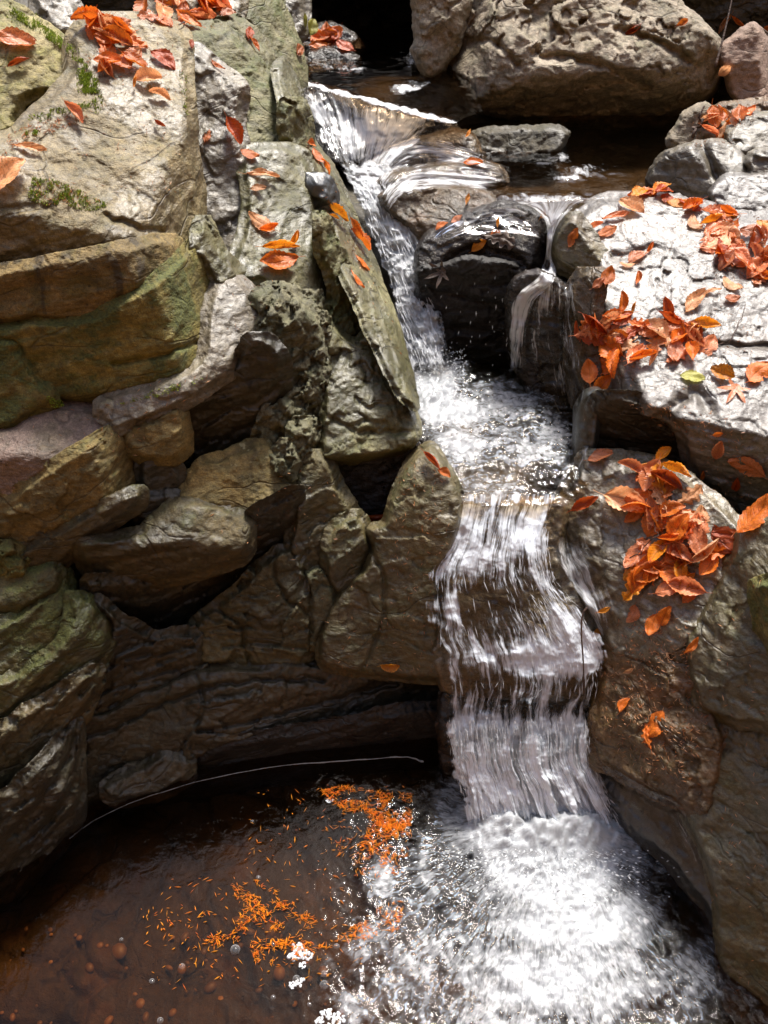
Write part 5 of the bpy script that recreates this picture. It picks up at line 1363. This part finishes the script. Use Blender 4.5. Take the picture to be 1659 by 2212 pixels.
items = []
for poly, n in [([(690, 1708), (740, 1694), (830, 1712), (890, 1712), (890, 1780), (850, 1800), (800, 1772), (740, 1750)], 620), ([(800, 1770), (888, 1770), (885, 1850), (830, 1870), (770, 1850)], 260), ([(700, 1780), (870, 1800), (860, 1900), (740, 1890)], 120),
                ([(500, 1905), (560, 1900), (640, 1950), (690, 1985), (660, 2030), (560, 2020), (480, 2045), (440, 2030), (520, 1980)], 330), ([(540, 2020), (640, 2030), (720, 2040), (690, 2080), (600, 2090), (540, 2075)], 150), ([(820, 1960), (880, 1940), (860, 2010), (760, 2040), (690, 2050)], 140),
                ([(300, 1960), (460, 1960), (480, 2100), (330, 2080)], 40), ([(560, 1700), (880, 1690), (900, 1900), (500, 1900)], 90), ([(300, 1900), (760, 1880), (800, 2130), (300, 2140)], 110)]:
    for k in range(int(n * 1.5)):
        for _ in range(6):
            x, y = rand_in(poly, rn)
            if vnoise(np.array([x / 26., y / 20., 3.]), 9) > rn.uniform(-.7, .3):
                break
        p = pt(x, y, tz(x, y, .004 + rn.uniform(0, .004)))
        a = rvec(rn, .12); a.x *= 1.6
        items.append((p, a, (0, 0, 1), rn.choice((.007, .011, .014, .017, .024)) * rn.uniform(.8, 1.15), rn.choice((.0018, .0026, .0034, .0060))))
specks('floating_needles', items, M['needles'])

items = []
for poly, n in [([(1300, 1380), (1400, 1400), (1480, 1400), (1530, 1560), (1480, 1720), (1340, 1640), (1300, 1560)], 420), ([(1330, 1340), (1480, 1330), (1500, 1420), (1360, 1440)], 130), ([(1540, 1300), (1650, 1200), (1650, 2200), (1560, 2200), (1500, 1700)], 90),
                ([(860, 980), (950, 1000), (980, 1180), (940, 1460), (800, 1440), (850, 1250)], 150), ([(20, 280), (200, 235), (190, 262), (80, 300), (0, 345)], 170), ([(60, 390), (120, 385), (230, 440), (180, 450), (80, 440)], 120),
                ([(180, 110), (390, 90), (410, 420), (150, 420)], 110), ([(300, 20), (480, 10), (480, 60), (330, 75)], 110), ([(1480, 880), (1600, 880), (1640, 1140), (1540, 1060)], 120), ([(1330, 870), (1500, 880), (1480, 960), (1400, 900)], 60),
                ([(1300, 440), (1640, 460), (1640, 850), (1290, 830)], 330), ([(1500, 250), (1650, 240), (1580, 310), (1480, 320)], 80), ([(0, 940), (420, 780), (500, 640), (600, 500), (640, 600), (300, 1000)], 60), ([(560, 1000), (700, 1000), (900, 1460), (640, 1440), (440, 1120)], 60), ([(650, 330), (720, 360), (850, 700), (880, 820)], 60)]:
    for k in range(n):
        x, y = rand_in(poly, rn)
        h, nn, t = cast(x, y)
        if h is None:
            continue
        a = rvec(rn)
        a = a - nn * a.dot(nn) * .85
        items.append((h + nn * .002, a, nn, rn.uniform(.009, .020), rn.uniform(.0016, .0030)))
specks('needle_litter', items, M['needles_dry'])

items = []
for poly, n, ln in [([(20, 14), (60, 36), (110, 66), (150, 96), (184, 136), (200, 165), (186, 160), (150, 118), (100, 84), (50, 52), (20, 28)], 2250, 0.0086), ([(180, 150), (205, 165), (214, 205), (204, 226), (182, 206), (168, 170)], 1100, 0.0094), ([(70, 385), (110, 388), (170, 410), (235, 440), (225, 452), (190, 458), (130, 446), (80, 440), (60, 425)], 1650, 0.0079),
                    ([(160, 120), (205, 150), (225, 215), (215, 250), (170, 225), (165, 170)], 700, .008), ([(20, 20), (80, 30), (200, 130), (170, 140), (80, 70), (10, 40)], 500, .007), ([(55, 255), (130, 232), (200, 225), (190, 238), (120, 252), (60, 275)], 350, .009), ([(60, 282), (90, 284), (80, 294), (55, 294)], 160, .009), ([(240, 880), (330, 845), (440, 815), (420, 830), (340, 858)], 420, .008), ([(100, 855), (130, 866), (140, 878), (110, 880)], 200, .009), ([(385, 150), (402, 160), (404, 250), (396, 240)], 150, .008)]:
    for k in range(n):
        x, y = rand_in(poly, rn)
        if vnoise(np.array([x / 11., y / 11., 1.]), 3) < rn.uniform(-.6, .4):
            continue
        h, nn, t = cast(x, y)
        if h is None:
            continue
        a = (nn + rvec(rn) * .8 + Vector((0, 0, .4))).normalized()
        L = ln * rn.uniform(.5, 1.3)
        items.append((h + a * L * .35, a, rvec(rn), L, L * .34))
specks('moss', items, M['moss'])

# spray thrown up by the falls: little drawn-out drops
items = []
for k in range(900):
    x = rn.gauss(1180, 110); y = 1835 + abs(rn.gauss(0, 60))
    z = abs(rn.gauss(0, .05)) + .01
    p = pt(x, y, tz(x, y, z))
    d = Vector((p[0] - .53, -.12, .12 + rn.uniform(-.1, .3))) + rvec(rn) * .15
    s = rn.uniform(.002, .006)
    items.append((p, d, rvec(rn), s * rn.uniform(1.5, 4), s))
for k in range(500):
    x = rn.uniform(890, 1010); y = rn.gauss(815, 35)
    p = pt(x, y, tz(x, y, .90 + abs(rn.gauss(0, .04))))
    s = rn.uniform(.002, .005)
    items.append((p, rvec(rn), rvec(rn), s * rn.uniform(1, 3), s))
for k in range(260):
    q = rn.random(); x = 905 + rn.uniform(0, 240); y = rn.uniform(600, 790)
    p = pt(x, y, 3.02 - .0 * q)
    s = rn.uniform(.0015, .003)
    if rn.random() < .22:
        items.append((p, Vector((0, 0, -1)) + rvec(rn) * .2, rvec(rn), s * rn.uniform(3, 9), s))
specks('spray', items, M['froth'])


items = []
for k in range(2000):
    lo = rn.random() < .76
    y = rn.uniform(1545, 1760) if lo else rn.uniform(1130, 1500)
    xl, xr = np.interp(y, [q[1] for q in slL], [q[0] for q in slL]), np.interp(y, [q[1] for q in slR], [q[0] for q in slR])
    q = rn.random()
    if not lo and q < .55 and rn.random() < .6:
        q = rn.uniform(.55, 1)
    dy = rn.uniform(8, 46) if lo else rn.uniform(10, 40)
    y2 = min(y + dy, 1800)
    x2l, x2r = np.interp(y2, [q_[1] for q_ in slL], [q_[0] for q_ in slL]), np.interp(y2, [q_[1] for q_ in slR], [q_[0] for q_ in slR])
    off = rn.uniform(.020, .05) if lo else rn.uniform(.012, .02)
    q2 = q + rn.gauss(0, .015)
    q, q2 = q * .92 + .04, q2 * .92 + .04
    p0 = Vector(pt(xl + (xr - xl) * q, y, zs(y) - off)); p1 = Vector(pt(x2l + (x2r - x2l) * q2, y2, zs(y2) - off))
    items.append(((p0 + p1) / 2, p1 - p0, rvec(rn), (p1 - p0).length * rn.uniform(.5, 1), rn.uniform(.0012, .0042)))
for k in range(600):
    y = rn.uniform(380, 780)
    a, b = np.interp(y, [345, 420, 520, 610, 700, 812], [745, 775, 810, 845, 862, 885]), np.interp(y, [345, 440, 520, 590, 660, 800], [835, 866, 920, 940, 930, 960])
    q = rn.random(); x = a + (b - a) * q
    y2 = y + rn.uniform(8, 30); x2 = x + (y2 - y) * rn.uniform(.2, .6)
    p0 = Vector(pt(x, y, zc(x, y) - rn.uniform(.03, .07))); p1 = Vector(pt(x2, y2, zc(x2, y2) - rn.uniform(.03, .07)))
    items.append(((p0 + p1) / 2, p1 - p0, rvec(rn), (p1 - p0).length, rn.uniform(.002, .006)))
specks('water_strands', items, M['strand'])


def tube(name, pts, r0, r1, mat, label=None, cat=None, kind=None, group=None):
    P = [Vector(p) for p in pts]
    V, F = [], []
    for i, p in enumerate(P):
        d = (P[min(i + 1, len(P) - 1)] - P[max(i - 1, 0)]).normalized()
        a = d.cross(Vector((.3, .2, 1))).normalized(); b = d.cross(a)
        r = r0 + (r1 - r0) * i / (len(P) - 1)
        for k in range(6):
            V.append(p + (a * math.cos(k * math.pi / 3) + b * math.sin(k * math.pi / 3)) * r)
    for i in range(len(P) - 1):
        for k in range(6):
            F.append((i * 6 + k, i * 6 + (k + 1) % 6, i * 6 + 6 + (k + 1) % 6, i * 6 + 6 + k))
    n = len(P) - 1
    F += [(0, 5, 4, 3), (0, 3, 2, 1), (n * 6, n * 6 + 1, n * 6 + 2, n * 6 + 3), (n * 6, n * 6 + 3, n * 6 + 4, n * 6 + 5)]
    me = mesh_np(name, [tuple(v) for v in V], F)
    return tag(link(name, me, mat, origin=P[0]), label, cat, group, kind)


def on_rock(pts, off=.006):
    out = []
    for x, y in smooth_open(pts, 5):
        h, n, t = cast(x, y)
        if h is not None:
            out.append(h + n * off)
    return out


tube('twig', [pt(x, y, zs(y) - .035) for x, y in smooth_open([(1268, 1312), (1258, 1330), (1256, 1370), (1260, 1430), (1262, 1500)], 6)], .0035, .002, M['twig'], 'thin dark twig standing in the sliding water', 'twig')
tube('twig', on_rock([(455, 30), (430, 38), (410, 46), (385, 62)], .012), .004, .002, M['twig'], 'dark forked twig on the back ledge litter', 'twig')
tube('twig', on_rock([(1372, 1215), (1400, 1190), (1420, 1150), (1425, 1120)], .035), .0018, .001, M['twig'], 'hair-thin twig across the ledge heap', 'twig')
tube('twig', [pt(x, y, 3.75) for x, y in smooth_open([(1545, 145), (1560, 90), (1572, 40), (1585, -20)], 5)], .006, .003, M['twig'], 'bare twig rising behind the tan block', 'twig')
tube('twig', on_rock([(1498, 300), (1512, 268), (1518, 240)], .03), .008, .004, M['twig'], 'short broken stick beside the triangular stone', 'twig')
tube('twig', on_rock([(1520, 760), (1570, 740), (1600, 690), (1610, 660)], .008), .0016, .001, M['twig'], 'pale stalk lying on the silvery slab', 'twig')

# pale strip standing for the reflection at the water's edge below the undercut
rim = [(150, 1812), (200, 1775), (280, 1735), (380, 1702), (480, 1676), (600, 1656), (720, 1645), (820, 1638), (880, 1636), (915, 1646)]
items = []
RM = smooth_open([(x, y + .9 * rn.uniform(-1, 1)) for x, y in smooth_open(rim, 4)], 10)
for i in range(len(RM) - 3):
    x, y = RM[i]
    f_ = i / len(RM)
    p0, p1 = [Vector(pt(a, b, tz(a, b, .003 + rn.uniform(0, .004)))) for a, b in (RM[i], RM[i + 2])]
    items.append(((p0 + p1) / 2, p1 - p0, (0, 0, 1), (p1 - p0).length * 2.4, (.0016 + .0105 * f_ ** 1.5) * (1 + .5 * float(vnoise(np.array([x / 23., y / 9., 2.]), 8))) * rn.uniform(.8, 1.15)))
specks('foam', items, M['rim_reflection'])  # painted reflection at the water's edge, not froth
V, T, Fq = [], [], []


def dome(c, r, hgt, nseg=14, nr_=5):
    V, F = [], []
    for i in range(nr_):
        a = i / nr_ * math.pi / 2
        for k in range(nseg):
            V.append((c[0] + r * math.cos(a) * math.cos(k * 2 * math.pi / nseg), c[1] + r * math.cos(a) * math.sin(k * 2 * math.pi / nseg), c[2] + hgt * math.sin(a)))
    V.append((c[0], c[1], c[2] + hgt))
    for i in range(nr_ - 1):
        for k in range(nseg):
            F.append((i * nseg + k, i * nseg + (k + 1) % nseg, (i + 1) * nseg + (k + 1) % nseg, (i + 1) * nseg + k))
    T = [((nr_ - 1) * nseg + k, (nr_ - 1) * nseg + (k + 1) % nseg, nr_ * nseg) for k in range(nseg)]
    return V, F, T


V, F, T = [], [], []
for k in range(70):
    x, y = rand_in([(0, 2000), (300, 2020), (560, 1980), (740, 2080), (760, 2212), (0, 2212)], rn)
    p = pt(x, y, tz(x, y, -.125))
    r = .006 + .022 * rn.random() ** 3
    v, f, t3 = dome((0, 0, 0), 1, 1, 9, 4)
    ca, sa, e = math.cos(k), math.sin(k), rn.uniform(.55, 1)
    o = len(V)
    V += [(p[0] + r * (q[0] * ca - q[1] * e * sa), p[1] + r * (q[0] * sa + q[1] * e * ca), p[2] + r * .5 * q[2]) for q in v]
    F += [tuple(i + o for i in g) for g in f]; T += [tuple(i + o for i in g) for g in t3]
tag(link('pebbles', mesh_np('pebbles', V, F, T), M['pebble']), kind='stuff')
for (x, y, r) in [(508, 2052, 15), (393, 2088, 9), (328, 2120, 8), (346, 2205, 9), (590, 2155, 7), (700, 2105, 10), (700, 2128, 13), (640, 2115, 11), (545, 1775, 6), (558, 1896, 7), (262, 2030, 6), (836, 1966, 13), (832, 1840, 10), (727, 2045, 9), (880, 1790, 9), (668, 2170, 6), (590, 2040, 7)]:
    p = pt(x, y, tz(x, y, .001))
    R_ = r * KPX * 1.8
    v, f, t3 = dome((0, 0, 0), R_, R_ * .75)
    tag(link('bubble', mesh_np('bubble', v, f, t3), M['bubble']), 'clear round bubble floating on the brown pool', 'bubble', 'bubbles floating on the brown pool').location = p
V, F, T = [], [], []
for (x, y, r) in [(640, 2055, 22), (662, 2062, 14), (655, 2085, 9), (645, 2120, 13), (632, 2128, 9), (705, 2190, 14), (730, 2200, 15), (690, 2205, 9), (712, 1730, 9), (720, 2215, 14)]:
    p = pt(x, y, tz(x, y, .0))
    R_ = r * KPX * 2.35
    for k in range(26):
        a, q = rn.uniform(0, 6.28), R_ * math.sqrt(rn.random())
        v, f, t3 = dome((p[0] + q * math.cos(a), p[1] + q * math.sin(a) * .8, p[2]), R_ * rn.uniform(.12, .3), R_ * rn.uniform(.1, .24), 8, 3)
        o = len(V); V += v; F += [tuple(i + o for i in g) for g in f]; T += [tuple(i + o for i in g) for g in t3]
tag(link('foam', mesh_np('foam', V, F, T), M['froth']), kind='stuff')
